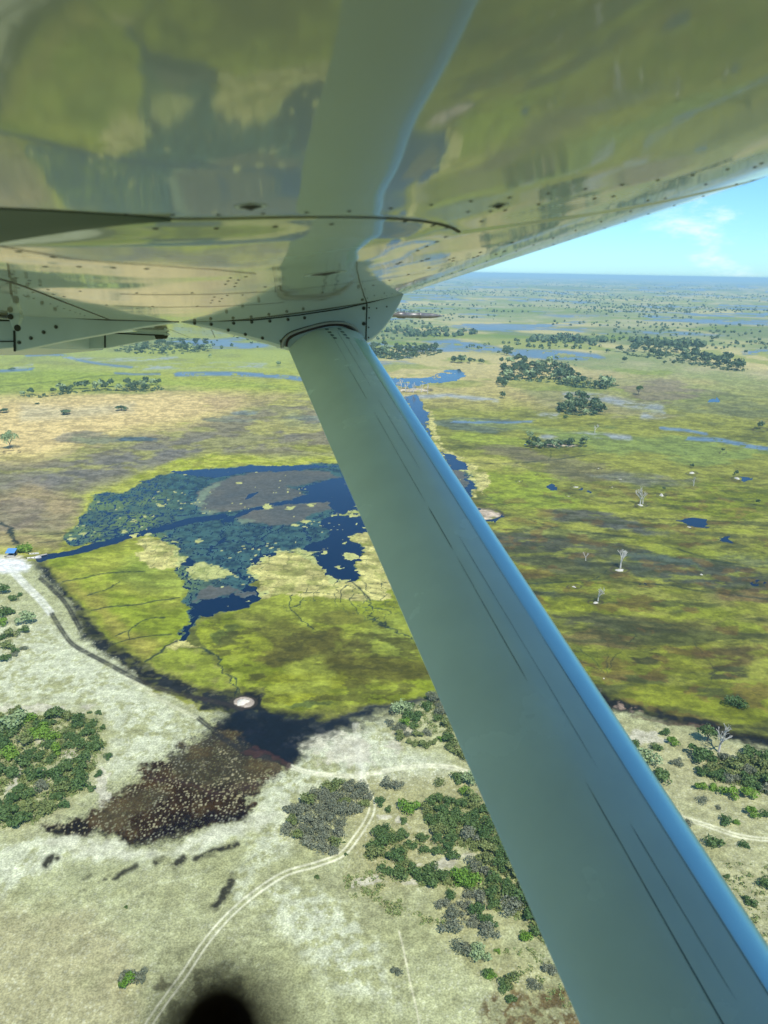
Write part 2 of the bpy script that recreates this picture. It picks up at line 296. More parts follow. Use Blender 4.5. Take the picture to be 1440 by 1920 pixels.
lay(area([(900, 1890), (980, 1850), (1100, 1860), (1140, 1990), (900, 1990)], 16) * (.3 + .7 * sstep(n2, .35, .6)), (0.12, 0.09, 0.035), 0, 1)
lay(area([(840, 1375), (920, 1390), (960, 1500), (890, 1470), (840, 1440)], 16) * .5, DRYDK)
# bare sand openings among the bushes
for (x, y, rx, ry) in [(730, 1540, 14, 9), (760, 1545, 8, 12), (840, 1620, 50, 10), (900, 1610, 30, 8), (690, 1665, 30, 8), (770, 1660, 30, 6), (1000, 1620, 20, 6), (640, 1400, 80, 30), (110, 1460, 40, 10), (70, 1385, 40, 6), (135, 1420, 30, 8), (190, 1480, 12, 40), (760, 1365, 18, 6), (960, 1690, 30, 6), (1000, 1560, 10, 20), (1210, 1385, 30, 12), (20, 1475, 20, 8), (60, 1330, 80, 8)]:
    e = ((PX - x) / rx) ** 2 + ((PY - y) / ry) ** 2; lay(sstep(1.5 - e - (n5 - .5) * 2.4 - (n2 - .5) * 1.5, 0, 1.1) * .75, (0.50, 0.47, 0.34), 0, .5)
# wet dark margin, the burnt inlet and the peat pool
margin = line([(70, 1062), (100, 1092), (128, 1112), (150, 1150), (165, 1185), (195, 1225), (250, 1262), (310, 1288), (380, 1305), (440, 1318)], 20, 9)
margin = np.maximum(margin, area([(150, 1150), (178, 1168), (215, 1210), (268, 1248), (330, 1275), (400, 1292), (495, 1302), (500, 1340), (420, 1330), (330, 1302), (250, 1270), (195, 1235), (165, 1195)], 5))
lay(margin * (0.72 + 0.28 * sstep(n5, .3, .55)), BLACK, 0.05, 0.3)
lay(margin * sstep(n2, .66, .8) * .35, (0.12, .13, .07))
INLET = [(410, 1345), (450, 1325), (520, 1340), (600, 1348), (700, 1330), (770, 1312), (850, 1296), (850, 1306), (760, 1326), (700, 1345), (640, 1365), (580, 1392), (540, 1432), (490, 1420), (455, 1400)]
PEATP = [(90, 1552), (150, 1540), (240, 1478), (262, 1458), (300, 1420), (350, 1385), (400, 1345), (470, 1350), (560, 1395), (545, 1440), (500, 1465), (475, 1490), (470, 1538), (420, 1552), (370, 1568), (300, 1582), (255, 1588), (190, 1576), (130, 1574)]
pp = area(PEATP, 14, 60); pps = area(PEATP, 3, 60, raw=True)
gr = sstep(PX0 * .55 + PY0, 1600, 1740)
cov = sstep(pps + (n2 - .5) * 22 + (n18 - .5) * 14, -7, 9)
lay(cov * (0.92 + .08 * sstep(n18, .3, .6)) , mixc((0.046, 0.025, 0.008), (0.015, 0.007, 0.003), sstep(n18b * .7 + n5 * .3, .3, .62)), 0.05, .6)
lay(pp * area([(230, 1590), (300, 1540), (400, 1520), (470, 1515), (470, 1545), (380, 1572), (290, 1590)], 14) * .97, (0.006, 0.003, 0.004), .05)
lay(pp * area([(90, 1552), (150, 1545), (190, 1570), (260, 1588), (120, 1575)], 6) * .9, (0.008, 0.006, 0.004), .05)
lay(pp * line([(270, 1455), (340, 1468), (420, 1478), (510, 1470)], 10, 8) * .9, (0.035, 0.016, 0.008), .4)
ed, cid, cc = cells(GX + W1 * 2 + FW1, GY + W2 * 2 + FW2, 1.9, 5)
tuft = sstep(0.75 - cc / (0.25 + cid * .8), 0, .3) * (cid > .4)
edb, cidb, ccb = cells(GX + FW1 * .8, GY + FW2 * .8, 1.7, 45); dotb = sstep(.22 + .42 * cidb - ccb, -.12, .12) * (np.mod(cidb * 37, 1) > .62)
edd, cidd, ccd = cells(GX, GY, .85, 46); dots = sstep(.08 + .24 * cidd - ccd, -.10, .10) * (np.mod(cidd * 53, 1) > .45)
ede, cide, cce = cells(GX, GY, .75, 47); dots2 = sstep(.10 + .20 * cide - cce, -.10, .10) * (np.mod(cide * 61, 1) > .5)
lay(land * dots * (.30 + .4 * pale) * sstep(n18 * .5 + n5 * .5, .25, .6), (0.60, 0.60, 0.42), 0, .5); lay(land * dots2 * (1 - pale * .5) * sstep(1 - n18 * .5 - n5 * .5, .3, .6) * .55, (0.17, 0.17, 0.075), 0, .5)
ed1, cid1, cc1 = cells(GX + W1 + FW1 * .6, GY + W2 + FW2 * .6, .95, 8)
tuft1 = sstep(0.5 - cc1 * (1.2 + cid1), 0, .25)
tz = pp * sstep(n18 * .8 + n5 * .2 + .12 * sstep(PY0, 1530, 1480) + .1 * sstep(PX0, 330, 420) * sstep(PY0, 1520, 1470), .46, .66) * (1 - area(INLET, 10))
lay(tz * (1 - area([(230, 1590), (300, 1545), (400, 1525), (470, 1520), (470, 1545), (380, 1572), (290, 1590)], 12)) * np.maximum(dotb * sstep(n18b, .45, .6), dots * .85) * .8, (0.33, 0.29, 0.14), 0, .6); lay(cov * dots * sstep(n5, .30, .6) * (1 - sstep(PX0, 230, 330)) * .5, (0.26, 0.25, 0.12), 0, .6)
lay(sstep(pps, -26, 2) * (1 - sstep(pps, 0, 22)) * tuft1 * .6, BLACK)
inl = area(INLET, 8, 60); lay(inl * (0.92 + .08 * n5), (0.003, 0.008, 0.017), 0.15, .2)
lay(area([(430, 1320), (500, 1335), (590, 1355), (690, 1340), (600, 1375), (545, 1420), (480, 1420), (420, 1385), (370, 1370)], 22) * sstep(n5 * .6 + n2 * .4, .3, .55) * .95, (0.004, 0.008, 0.013), .1, .2)
lay(line([(545, 1425), (600, 1392), (670, 1360), (740, 1340)], 12, 12) * sstep(n2, .4, .62) * .8, (0.03, .03, .014), .3, .6)
# (the pool's black water is laid as wet soil)
if 0: water = np.maximum(water, area([(462, 1350), (500, 1342), (560, 1350), (620, 1348), (570, 1375), (520, 1402), (470, 1390)], raw=True, m=30) - 2)
lay(line([(96, 1578), (150, 1590), (200, 1596), (262, 1606), (320, 1600), (380, 1584), (440, 1562), (478, 1546), (500, 1520)], 20, 9) * (.55 + .45 * sstep(n2 * .6 + n5 * .4, .3, .55)), (0.50, 0.50, 0.33), 0, .8)
# dark burnt streaks south of the pool
for pts, w in [([(85, 1622), (96, 1608), (104, 1610)], 13), ([(148, 1672), (158, 1671)], 5), ([(152, 1650), (166, 1642)], 6), ([(182, 1656), (196, 1652)], 5), ([(212, 1648), (232, 1636), (256, 1625)], 9), ([(290, 1620), (302, 1612)], 13), ([(325, 1626), (345, 1612)], 14), ([(365, 1612), (400, 1602), (445, 1585)], 12), ([(402, 1705), (420, 1682), (440, 1645)], 13), ([(418, 1688), (434, 1660)], 16)]:
    lay(line(pts, w, 4, rough=False) * (.45 + .55 * sstep(n2 * .6 + n5 * .4, .36, .52)), (0.035, 0.034, 0.020), 0, .8)
lay(area([(120, 1630), (250, 1610), (330, 1600), (300, 1612), (180, 1640), (110, 1660)], 12) * .5, (0.24, .25, .12))
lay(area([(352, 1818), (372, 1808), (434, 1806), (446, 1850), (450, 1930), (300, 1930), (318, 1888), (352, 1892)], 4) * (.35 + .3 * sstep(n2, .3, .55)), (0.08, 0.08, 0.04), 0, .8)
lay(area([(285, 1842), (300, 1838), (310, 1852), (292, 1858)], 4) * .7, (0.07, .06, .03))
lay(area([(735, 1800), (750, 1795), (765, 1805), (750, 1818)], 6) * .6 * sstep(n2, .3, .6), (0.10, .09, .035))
# the shore on the right
lay(line([(1100, 1300), (1150, 1322), (1200, 1330), (1260, 1345), (1330, 1362), (1380, 1378), (1470, 1404), (1600, 1440)], 19, 6) * (.85 + .15 * sstep(n5, .3, .5)), (0.010, 0.013, 0.012), .1, .3)
lay(line([(1160, 1325), (1190, 1328), (1208, 1335)], 5, 4) * sstep(n2, .5, .65) * .8, (0.3, .24, .17))
lay(line([(1200, 1345), (1290, 1360), (1330, 1372)], 5, 3) * .6, (0.06, 0.025, 0.02), .4)
if 0: water = np.maximum(water, line([(1240, 1345), (1330, 1362), (1390, 1380), (1470, 1402)], 9, raw=True) + 3.5)
# --- lily lagoon
LAG = [(118, 1008), (140, 990), (160, 955), (176, 932), (200, 922), (230, 926), (262, 902), (300, 892), (350, 882), (420, 879), (480, 872), (540, 876), (590, 868), (650, 870), (720, 852), (790, 845), (830, 862), (872, 880), (894, 905), (884, 930), (850, 945), (760, 1000), (700, 1010), (690, 992), (650, 1012), (680, 1032), (652, 1052), (672, 1078), (665, 1090), (622, 1090), (600, 1064), (560, 1040), (530, 1036), (478, 1070), (492, 1090), (478, 1100), (492, 1108), (510, 1106), (484, 1130), (446, 1144), (402, 1153), (384, 1152), (372, 1168), (354, 1183), (340, 1203), (324, 1206), (332, 1188), (352, 1172), (364, 1152), (345, 1120), (338, 1080), (330, 1030), (300, 1008), (255, 1004), (190, 1020), (130, 1022)]
lag = area(LAG, 2, 60, raw=True); lagm = sstep(lag, -1.5, 1.5)
ed3, cid3, cc3 = cells(GX + W1 * 6, GY + W2 * 6, 9.0, 15)
lilyn = sstep(n2 * .55 + n5 * .45, .30, .62)
lay(lagm, mixc(BED, LILY, .25 + .75 * lilyn), .3, 0)
leftl = sstep(330 - PX0 + (PY0 - 930) * .4, -40, 80)
ed4, cid4, cc4 = cells(GX * .7 + W1 * 5, GY + W2 * 5, 5.0, 25)
lay(lagm * leftl * sstep(ed4, .35, 1.1) * (cid4 > .25) * .75, (0.060, 0.105, 0.060), .5)
lay(lagm * leftl * sstep(n18b, .5, .65) * .55, (0.13, 0.19, 0.045), .4)
wl = np.where(lag > 0, sstep(.24 - ed3 * (1 + 1.2 * sstep(n18, .3, .7)), -.2, .1) * 3 - 1.2, -20).astype(np.float32)
wl = np.where((lag > 0) & (leftl > .5), np.maximum(wl, (0.42 - ed4) * 4 + (n18 - .55) * 3), wl)
DEEP = [[(405, 968), (460, 959), (500, 945), (553, 938), (578, 924), (562, 914), (600, 904), (640, 895), (662, 880), (740, 858), (800, 850), (850, 872), (888, 905), (880, 932), (840, 945), (760, 1010), (700, 1000), (664, 999), (652, 1013), (679, 1034), (652, 1058), (674, 1080), (664, 1090), (622, 1090), (601, 1063), (590, 1039), (565, 1028), (580, 1018), (610, 1016), (619, 997), (600, 985), (608, 972), (622, 964), (610, 945), (560, 945), (520, 952), (470, 962)],
        [(362, 1133), (368, 1152), (388, 1154), (402, 1152), (446, 1143), (485, 1128), (502, 1114), (510, 1105), (494, 1107), (476, 1095), (450, 1108), (430, 1123), (390, 1127)],
        [(378, 1152), (370, 1166), (352, 1182), (340, 1202), (326, 1205), (332, 1190), (352, 1174), (366, 1154)],
        [(340, 1052), (360, 1044), (368, 1050), (352, 1062)], [(318, 884), (420, 880), (480, 873), (640, 872), (560, 880), (470, 886), (400, 895)],
        [(470, 1068), (480, 1052), (500, 1040), (530, 1036), (512, 1048), (492, 1062)]]
for q in DEEP: wl = np.maximum(wl, area(q, raw=True, m=30))
wl = np.maximum(wl, line([(72, 1049), (90, 1044), (130, 1037), (180, 1024), (240, 1007), (300, 992), (360, 976), (420, 967)], 9, raw=True, rough=False) + 5 + (n5 - .5) * 3)
wl = np.maximum(wl, line([(410, 975), (470, 958), (510, 945), (570, 930)], 9, raw=True) + 4)
for pts, w in [([(425, 966), (428, 985), (412, 1010), (392, 1040)], 3), ([(560, 945), (520, 975), (500, 1000), (488, 1030), (500, 1050)], 3.5), ([(488, 1030), (440, 1015), (400, 1020)], 2), ([(420, 1072), (455, 1078), (478, 1090), (470, 1100)], 3), ([(568, 985), (578, 1015)], 2.5)]:
    wl = np.maximum(wl, line(spline(pts), w, raw=True) + w * .5)
for pts in [[(362, 945), (368, 925), (398, 905), (440, 893), (490, 885), (560, 880), (610, 884), (638, 895), (600, 903), (560, 911), (535, 910), (560, 917), (576, 926), (558, 936), (510, 943), (470, 953), (430, 958), (400, 962), (370, 955)],
            [(437, 972), (470, 958), (520, 948), (580, 942), (608, 942), (616, 955), (590, 964), (566, 978), (520, 985), (470, 981)], [(364, 1112), (382, 1100), (420, 1100), (450, 1104), (438, 1116), (400, 1127), (372, 1129)], [(446, 1107), (480, 1106), (486, 1114), (452, 1120)], [(835, 868), (866, 880), (880, 905), (860, 925), (820, 915), (800, 880)]]:
    a = area(pts, raw=True, m=30); wl = np.where(a > -1, np.minimum(wl, -a * .6), wl); lay(sstep(a, -1.5, 2), mixc((0.070, 0.082, 0.075), (0.105, 0.105, 0.082), n18), .3, 0)
for pts in [[(360, 948), (372, 925), (392, 910), (420, 900), (400, 915), (384, 935), (378, 952)], [(437, 974), (480, 978), (450, 984)], [(372, 955), (410, 958), (400, 966)]]:
    lay(area(pts, 3) * .8, (0.16, 0.21, 0.12), .5)
wl = np.maximum(wl, line(spline([(455, 935), (470, 930), (486, 924)]), 3, raw=True) + 2)
# yellow floating tussock fringes with a net of dark cracks
TUS = [[(255, 1016), (280, 1005), (300, 1012), (330, 1015), (345, 1030), (362, 1048), (345, 1055), (330, 1068), (290, 1066), (262, 1042)], [(350, 1062), (380, 1052), (405, 1062), (440, 1078), (420, 1088), (380, 1090), (355, 1082)],
       [(474, 1066), (500, 1052), (530, 1040), (560, 1033), (590, 1043), (602, 1064), (618, 1080), (640, 1088), (680, 1090), (740, 1092), (720, 1130), (620, 1118), (560, 1112), (500, 1126), (484, 1108), (500, 1096), (480, 1082)],
       [(652, 1012), (690, 992), (730, 1010), (760, 1100), (690, 1100), (672, 1078), (656, 1060), (680, 1040), (676, 1025)], [(322, 1208), (345, 1202), (372, 1212), (340, 1222), (318, 1218)], [(636, 962), (672, 950), (682, 965), (660, 972), (622, 968)], [(796, 762), (808, 775), (815, 805), (828, 835), (858, 855), (905, 885), (915, 900), (900, 925), (884, 932), (892, 905), (866, 880), (838, 862), (815, 838), (803, 800)]]
ed5, cid5, cc5 = cells(GX + W1 * 4, GY + W2 * 4, 6.5, 35)
tusm = np.zeros(len(GX), np.float32)
for pts in TUS:
    a = area(pts, raw=True, m=40); a = a + (cid5 - .5) * 9 + (n5 - .5) * 6
    tusm = np.maximum(tusm, sstep(a, -2, 2)); wl = np.where(a > 0, np.where(ed5 < .30, np.minimum(wl, .3), np.minimum(wl, -np.minimum(a, 4) * .6)), wl)
lay(tusm, mixc((0.24, 0.27, 0.075), FRINGE, sstep(n5 * .6 + cid5 * .4, .25, .6)), 0, .6)
lay(tusm * sstep(.55 - ed5, 0, .35) * (cid5 > .35) * (.25 + .5 * n5), (0.04, 0.075, 0.03), .1)
# drifting clumps in the lagoon
clump = (cid > .93) & (cc < .25 + cid * .5)
clump = clump & (lag > 3) & (n18b > .60)
lay(clump.astype(np.float32), (0.40, 0.40, 0.16), 0, .6); wl = np.where(clump, -2, wl)
for (x, y, r) in [(601, 1038, 7), (650, 1042, 12), (656, 1043, 9), (632, 1061, 7), (645, 1017, 7), (496, 951, 10), (540, 953, 9), (568, 978, 7), (585, 947, 8), (548, 984, 6), (280, 1003, 8), (258, 1004, 9), (258, 977, 6), (300, 945, 5), (376, 1015, 7), (520, 925, 3), (540, 924, 3), (450, 905, 4), (467, 1127, 6), (340, 1205, 8), (136, 1012, 6), (160, 1002, 7), (235, 998, 6)]:
    a = 1.0 - (((PX - x) / r) ** 2 + ((PY - y) / (r * .45)) ** 2); lay(sstep(a, -.3, .3), FRINGE, 0, .5); wl = np.where(a > -.2, np.minimum(wl, -a), wl)
water = np.maximum(water, wl)
# lime edge along the far side of the lagoon
far_edge = area([(130, 1000), (165, 935), (250, 895), (330, 862), (400, 850), (500, 856), (640, 858), (660, 868), (590, 870), (540, 877), (480, 873), (420, 880), (350, 884), (290, 896), (240, 925), (195, 925), (172, 940), (150, 985)], 5)
lay(far_edge * (1 - lagm) * (.5 + .5 * sstep(n18, .3, .55)), mixc((0.21, 0.28, 0.02), (0.32, 0.36, 0.06), n5), 0.1, .2)
lay(area([(90, 1040), (130, 1012), (250, 1000), (180, 1020)], 5) * (1 - lagm) * .8, (0.24, 0.28, 0.025))
# narrow dark channels (hippo paths) through the marsh beds
CH = [([(118, 1092), (160, 1084), (200, 1075), (270, 1072)], 2.2), ([(165, 1117), (195, 1108), (225, 1091)], 2), ([(172, 1146), (220, 1138), (260, 1134), (300, 1126), (335, 1120)], 2.5), ([(270, 1243), (300, 1225), (315, 1212), (330, 1203)], 4), ([(215, 1206), (270, 1196), (320, 1190)], 2.2), ([(245, 1198), (243, 1186), (255, 1170)], 2.5), ([(255, 1170), (280, 1160), (310, 1158)], 2), ([(218, 1193), (245, 1183)], 2),
      ([(372, 1216), (390, 1222), (415, 1238), (420, 1258), (432, 1270), (438, 1285), (437, 1305)], 5), ([(430, 1266), (445, 1275), (444, 1288), (450, 1300)], 2.5), ([(548, 1116), (545, 1140), (560, 1158), (584, 1180)], 2.6), ([(696, 1126), (704, 1140), (712, 1158), (740, 1180), (775, 1196), (786, 1206)], 4.5), ([(712, 1158), (700, 1166)], 3), ([(660, 1090), (680, 1108), (696, 1126)], 4), ([(640, 1130), (642, 1108), (656, 1098)], 2.2), ([(545, 1140), (562, 1134), (570, 1122)], 2.2), ([(704, 1140), (728, 1145), (735, 1152)], 2), ([(660, 1130), (676, 1152)], 1.8),
      ([(900, 922), (930, 940), (960, 955), (1000, 978), (1050, 992)], 2.4), ([(1050, 994), (1160, 1006), (1250, 1024), (1330, 1050), (1390, 1060), (1460, 1066)], 4), ([(860, 866), (930, 870), (1000, 866), (1060, 860), (1120, 850)], 3), ([(980, 1095), (1060, 1092), (1130, 1088), (1180, 1092), (1260, 1100), (1330, 1112), (1450, 1125)], 4), ([(1090, 1095), (1120, 1084), (1140, 1070)], 2), ([(1030, 866), (1033, 850), (1030, 840)], 2.5),
      ([(1128, 1260), (1115, 1240), (1085, 1215)], 2), ([(1140, 1255), (1150, 1235), (1180, 1205), (1195, 1190)], 2.2), ([(1128, 1262), (1090, 1240), (1060, 1215)], 2), ([(1135, 1262), (1140, 1220), (1130, 1190)], 1.6), ([(1300, 1205), (1330, 1240), (1340, 1265), (1320, 1300)], 2), ([(1060, 1210), (1080, 1240)], 1.6),
      ([(880, 1000), (900, 1020), (950, 1030)], 2), ([(60, 1004), (110, 1001), (140, 998)], 1.6), ([(70, 1018), (120, 1015)], 1.6), ([(0, 982), (12, 990), (22, 1004), (28, 1020)], 8)]
for pts, w in CH:
    far_ = pts[0][0] > 850
    lay(line(spline(pts), w * (.55 if far_ else .72) + .2, max(.9, w * .35), rough=(w > 4)) * (.30 + .55 * sstep(n18b * .5 + n5 * .5, .3, .6) if far_ else .95), (0.008, 0.024, 0.022), .2, 0)
cr = area([(560, 1095), (740, 1085), (780, 1150), (690, 1170), (620, 1130), (540, 1150), (520, 1120)], 14) * sstep(.36 - ed5, 0, .25) * (n18 > .42)
lay(cr * .85, (0.014, 0.04, 0.025), .4)
# elephant trails: thin hairlines over the right-hand marsh
hair = np.abs(fbm(GX, GY, 26, 111, 4) - .5) * 26; lay(right * sstep(.22 - hair, 0, .18) * .30 * sstep(PY0, 980, 1030), (0.03, .04, .012))
# --- open water elsewhere
WAT = [[(735, 712), (800, 706), (830, 694), (860, 690), (876, 705), (858, 716), (800, 722), (760, 728), (735, 722)], [(700, 708), (740, 710), (740, 722), (700, 722)],
       [(940, 655), (990, 655), (1060, 657), (1120, 664), (1136, 672), (1090, 676), (1020, 674), (960, 668)], [(790, 640), (850, 636), (930, 650), (960, 660), (900, 660)], 
       [(780, 742), (796, 764), (800, 790), (812, 830), (800, 840), (770, 780), (760, 745)], [(820, 840), (860, 862), (890, 885), (850, 880)], [(1020, 912), (1040, 905), (1058, 920), (1030, 925)], [(1075, 910), (1095, 912), (1112, 922), (1108, 930), (1085, 924)], [(1270, 976), (1300, 974), (1326, 978), (1324, 988), (1300, 986)], [(1340, 1011), (1360, 1009), (1374, 1020), (1355, 1018)], [(1385, 892), (1404, 898), (1404, 908), (1388, 904)], [(1175, 1092), (1215, 1092), (1205, 1100), (1185, 1100)], [(1408, 1092), (1425, 1086), (1436, 1094), (1420, 1098)],
       [(968, 832), (985, 826), (990, 840), (975, 838)], [(1390, 658), (1440, 655), (1440, 664), (1395, 666)], [(1336, 748), (1350, 742), (1344, 752), (1320, 755)], 
       [(1150, 620), (1290, 622), (1360, 630), (1240, 628)], [(840, 612), (960, 615), (880, 620)], [(1010, 590), (1140, 592), (1060, 596)], [(1280, 598), (1440, 600), (1440, 606), (1330, 604)], [(1200, 640), (1270, 642), (1230, 646)], [(880, 955), (915, 950), (942, 966), (930, 980), (885, 978)]]
for q in WAT:
    ym = sum(p[1] for p in q) / len(q)
    if ym < 690:      # far shallow flood sheets: wet silt with a film of water
        lay(np.where(n18b * .6 + n60 * .4 > .36, area(q, 3, 30), 0) * .9, (0.11, 0.17, 0.20), 1.0, 0); continue
    water = np.maximum(water, np.where(n18b + n5 * .5 > .45, area(q, raw=True, m=30) + (n60 - .5) * np.clip((PY0 - 520) * .05, 2, 14) - 1, -3))
for pts, w in [([(330, 702), (430, 701), (520, 706), (600, 715), (660, 720)], 8), ([(50, 667), (110, 666), (150, 676), (200, 684), (250, 689)], 4), ([(0, 696), (40, 694), (60, 692)], 5), ([(1290, 822), (1350, 826), (1400, 836), (1460, 844)], 7), ([(1240, 803), (1290, 808), (1320, 814)], 5), ([(850, 792), (930, 792), (1000, 791)], 4), ([(215, 700), (260, 702), (300, 702)], 3)]:
    lay(np.where(n18b + n5 * .5 > .45, line(spline(pts), w, 2), 0) * .9, (0.09, 0.15, 0.19), 1.0, 0)
for pts, k in [([(1060, 740), (1120, 745), (1180, 758), (1240, 765)], 12), ([(990, 778), (1040, 780)], 8), ([(1205, 780), (1245, 778)], 10), ([(1020, 820), (1110, 815), (1180, 822)], 8), ([(120, 672), (200, 676), (330, 672)], 6), ([(260, 690), (380, 684), (500, 686)], 8), ([(760, 745), (850, 742), (930, 752)], 7), ([(30, 690), (60, 684)], 5)]:
    lay(line(pts, k, k * .5) * sstep(n18b * .6 + n60 * .4, .38, .6) * .8, (0.26, 0.31, 0.29), .8, 0)
fw = sstep(fbm(GX, GY * 1.6, 300, 131, 5) , .70, .78) * (PY0 < 690) * sstep(PY0, 522, 540)
lay(fw * .85, (0.12, 0.18, 0.21), 1.0, 0)
# islets: pale sand
ISL = [(1162, 1069, 15, 5.5), (1201, 948, 10, 3.5), (1240, 929, 8, 3.5), (1297, 888, 9, 3), (1382, 898, 9, 3.5), (1171, 1035, 9, 3), (1117, 1130, 12, 4), (1076, 1101, 12, 3.5), (1315, 1078, 7, 2.5), (1292, 989, 8, 2.2), (1080, 915, 9, 3), (1163, 899, 9, 2), (1122, 879, 6, 2), (1148, 914, 5, 2), (1066, 930, 6, 2.2), (974, 903, 6, 1.8), (1008, 891, 5, 1.6), (911, 965, 26, 9), (1425, 806, 12, 3.5), (1355, 849, 6, 2), (1040, 836, 40, 3), (22, 848, 14, 2.5), (457, 1318, 20, 10), (775, 732, 30, 3), (45, 1318, 0.1, 0.1)]
for (x, y, rx, ry) in ISL:
    a = 1.0 - (((PX0 * .6 + PXs * .4 - x) / rx) ** 2 + ((PY0 * .6 + PYs * .4 - y) / ry) ** 2)
    ring = sstep(a, -.9, -.5) * (1 - sstep(a, -.1, .1)); lay(ring * .75, (0.04, 0.035, 0.02), .4, 0)
    lay(sstep(a, -.1, .2) * (.85 * sstep(n5, .2, .5) if rx > 19 else .0), (0.46, 0.43, 0.33), 0, .3); water = np.where(a > -.3, np.minimum(water, -a * 3 - .5), water)
lay(area([(845, 955), (880, 950), (915, 958), (935, 966), (910, 974), (870, 972)], 4) * (.5 + .5 * sstep(n5, .3, .5)), (0.46, 0.42, 0.30), 0, .3)
lay(area([(-60, 1046), (40, 1044), (56, 1052), (48, 1070), (20, 1078), (-60, 1072)], 6), (0.66, 0.66, 0.58), 0, .1)
# --- tracks
def tyre_tracks(pts, gap, w, c, k):
    pts = spline(pts, 8)
    a, b = [], []
    for i, p in enumerate(pts):
        q0 = np.array(pts[max(0, i - 1)]); q1 = np.array(pts[min(len(pts) - 1, i + 1)]); t = q1 - q0; t /= np.linalg.norm(t) + 1e-9
        n = np.array([-t[1], t[0] * .75]); g = gap * (0.45 + 0.55 * (p[1] - 1000) / 900)
        a.append(tuple(np.array(p) + n * g / 2)); b.append(tuple(np.array(p) - n * g / 2))
    for q in (a, b): lay(line(q, w, 1.6, exact=True) * k * (.7 + .3 * sstep(n2, .25, .55)), c, 0, .15)
TRK = (0.66, 0.64, 0.42)
tyre_tracks([(262, 1950), (300, 1892), (345, 1830), (385, 1770), (430, 1718), (480, 1675), (535, 1640), (595, 1622), (640, 1604), (668, 1572), (694, 1530), (697, 1505), (688, 1485), (680, 1462)], 13, 3.6, TRK, .95)
tyre_tracks([(540, 1437), (580, 1450), (630, 1455), (672, 1456), (720, 1447), (780, 1438), (850, 1441), (900, 1460)], 9, 4, TRK, .8)
tyre_tracks([(672, 1456), (673, 1415), (667, 1360)], 9, 8, (0.60, .58, .42), .35)
tyre_tracks([(1240, 1515), (1270, 1531), (1330, 1551), (1390, 1570), (1460, 1577), (1560, 1580)], 9, 3, TRK, .9)
tyre_tracks([(20, 1068), (50, 1100), (75, 1125), (95, 1150)], 16, 7, (0.62, .62, .5), .8)
tyre_tracks([(235, 1268), (300, 1312), (350, 1338), (372, 1348)], 8, 2.6, (.6, .58, .36), .6)
lay(line(spline([(748, 1748), (756, 1780), (768, 1840), (782, 1900), (790, 1960)]), 3, 2, exact=True) * .75, (0.60, .57, .36), 0, .2)
lay(line(spline([(0, 1495), (22, 1480), (38, 1440), (40, 1425)]), 4, 3) * .8, SANDW, 0, .2)
lay(line(spline([(60, 1345), (180, 1320), (330, 1310)]), 3, 3) * .4, PALE); lay(line(spline([(20, 1248), (60, 1238), (130, 1225)]), 3, 2) * .5, PALE)
lay(line(spline([(280, 1665), (330, 1658), (400, 1630)]), 3, 3) * .4, PALE); lay(line(spline([(450, 1660), (440, 1700), (420, 1725)]), 3, 3) * .3, PALE)
for pts in ([(97, 1152), (118, 1186), (140, 1212), (195, 1242), (255, 1274), (310, 1296), (400, 1316), (455, 1330)], [(372, 1348), (405, 1374), (440, 1400), (480, 1416), (515, 1425), (542, 1438)], [(75, 1085), (100, 1108), (125, 1135), (150, 1180)]):
    tyre_tracks(pts, 9, 4.5, (0.022, 0.022, 0.020), .9)
lay(line([(472, 1408), (505, 1416), (540, 1434)], 8, 3) * .7, (0.05, .02, .014), .4)
lay(line([(670, 1430), (674, 1462)], 22, 14) * .6 * sstep(n5, .3, .6), (0.66, .65, .48), 0, .3)
# fine growth texture of the marsh: yellower and darker sprigs
gm_ = (1 - land) * (1 - lagm) * sstep(PY0, 640, 760)
gn = fbm(GX * .6 + GY * .15, GY, 4.5, 151, 5, .65)
colr *= (1 + gm_ * (sstep(gn, .28, .72) * .52 - .25))[:, None] * (1 + gm_[:, None] * np.array([.09, -.03, -.05], np.float32))
# ------------------------------------------------------------------ mesh
frame_r = RR
GZ = np.where(water > 0, -np.minimum(0.02 + water * 0.10, 0.8), np.minimum(0.02 - water * 0.06, 0.22))
GZ = GZ + np.where(land > .6, 0.05 * n5 + .03, 0)
GZ = np.where(RR > 12000, GZ * 3, GZ)
lay((water > 0.25).astype(np.float32) * .9, BED, .5, 0)
co = np.stack([GX, GY, GZ], 1).astype(np.float32)
# the fine detail dies away with distance, the material only needs it near by
me = bpy.data.meshes.new("ground")
me.vertices.add(len(co)); me.vertices.foreach_set('co', co.ravel())
ii = (np.arange(NR - 1)[:, None] * NC + np.arange(NC - 1)[None, :]).ravel()
quads = np.stack([ii, ii + 1, ii + NC + 1, ii + NC], 1).astype(np.int32)
quads = quads[:, ::-1].copy()
nq = len(quads)
me.loops.add(nq * 4); me.loops.foreach_set('vertex_index', quads.ravel())
me.polygons.add(nq); me.polygons.foreach_set('loop_start', np.arange(0, nq * 4, 4, dtype=np.int32)); me.polygons.foreach_set('loop_total', np.full(nq, 4, np.int32))
me.update(calc_edges=True)
me.polygons.foreach_set('use_smooth', np.ones(nq, bool))
ca = me.color_attributes.new('soil', 'FLOAT_COLOR', 'POINT')
ca.data.foreach_set('color', np.concatenate([np.clip(colr, 0, 1), np.ones((len(GX), 1), np.float32)], 1).astype(np.float32).ravel())
for nm, arr in (('wet', wet), ('tussock', tus)):
    at = me.attributes.new(nm, 'FLOAT', 'POINT'); at.data.foreach_set('value', arr.astype(np.float32))
ground = bpy.data.objects.new("ground", me); COL.objects.link(ground); tag(ground, kind='structure')
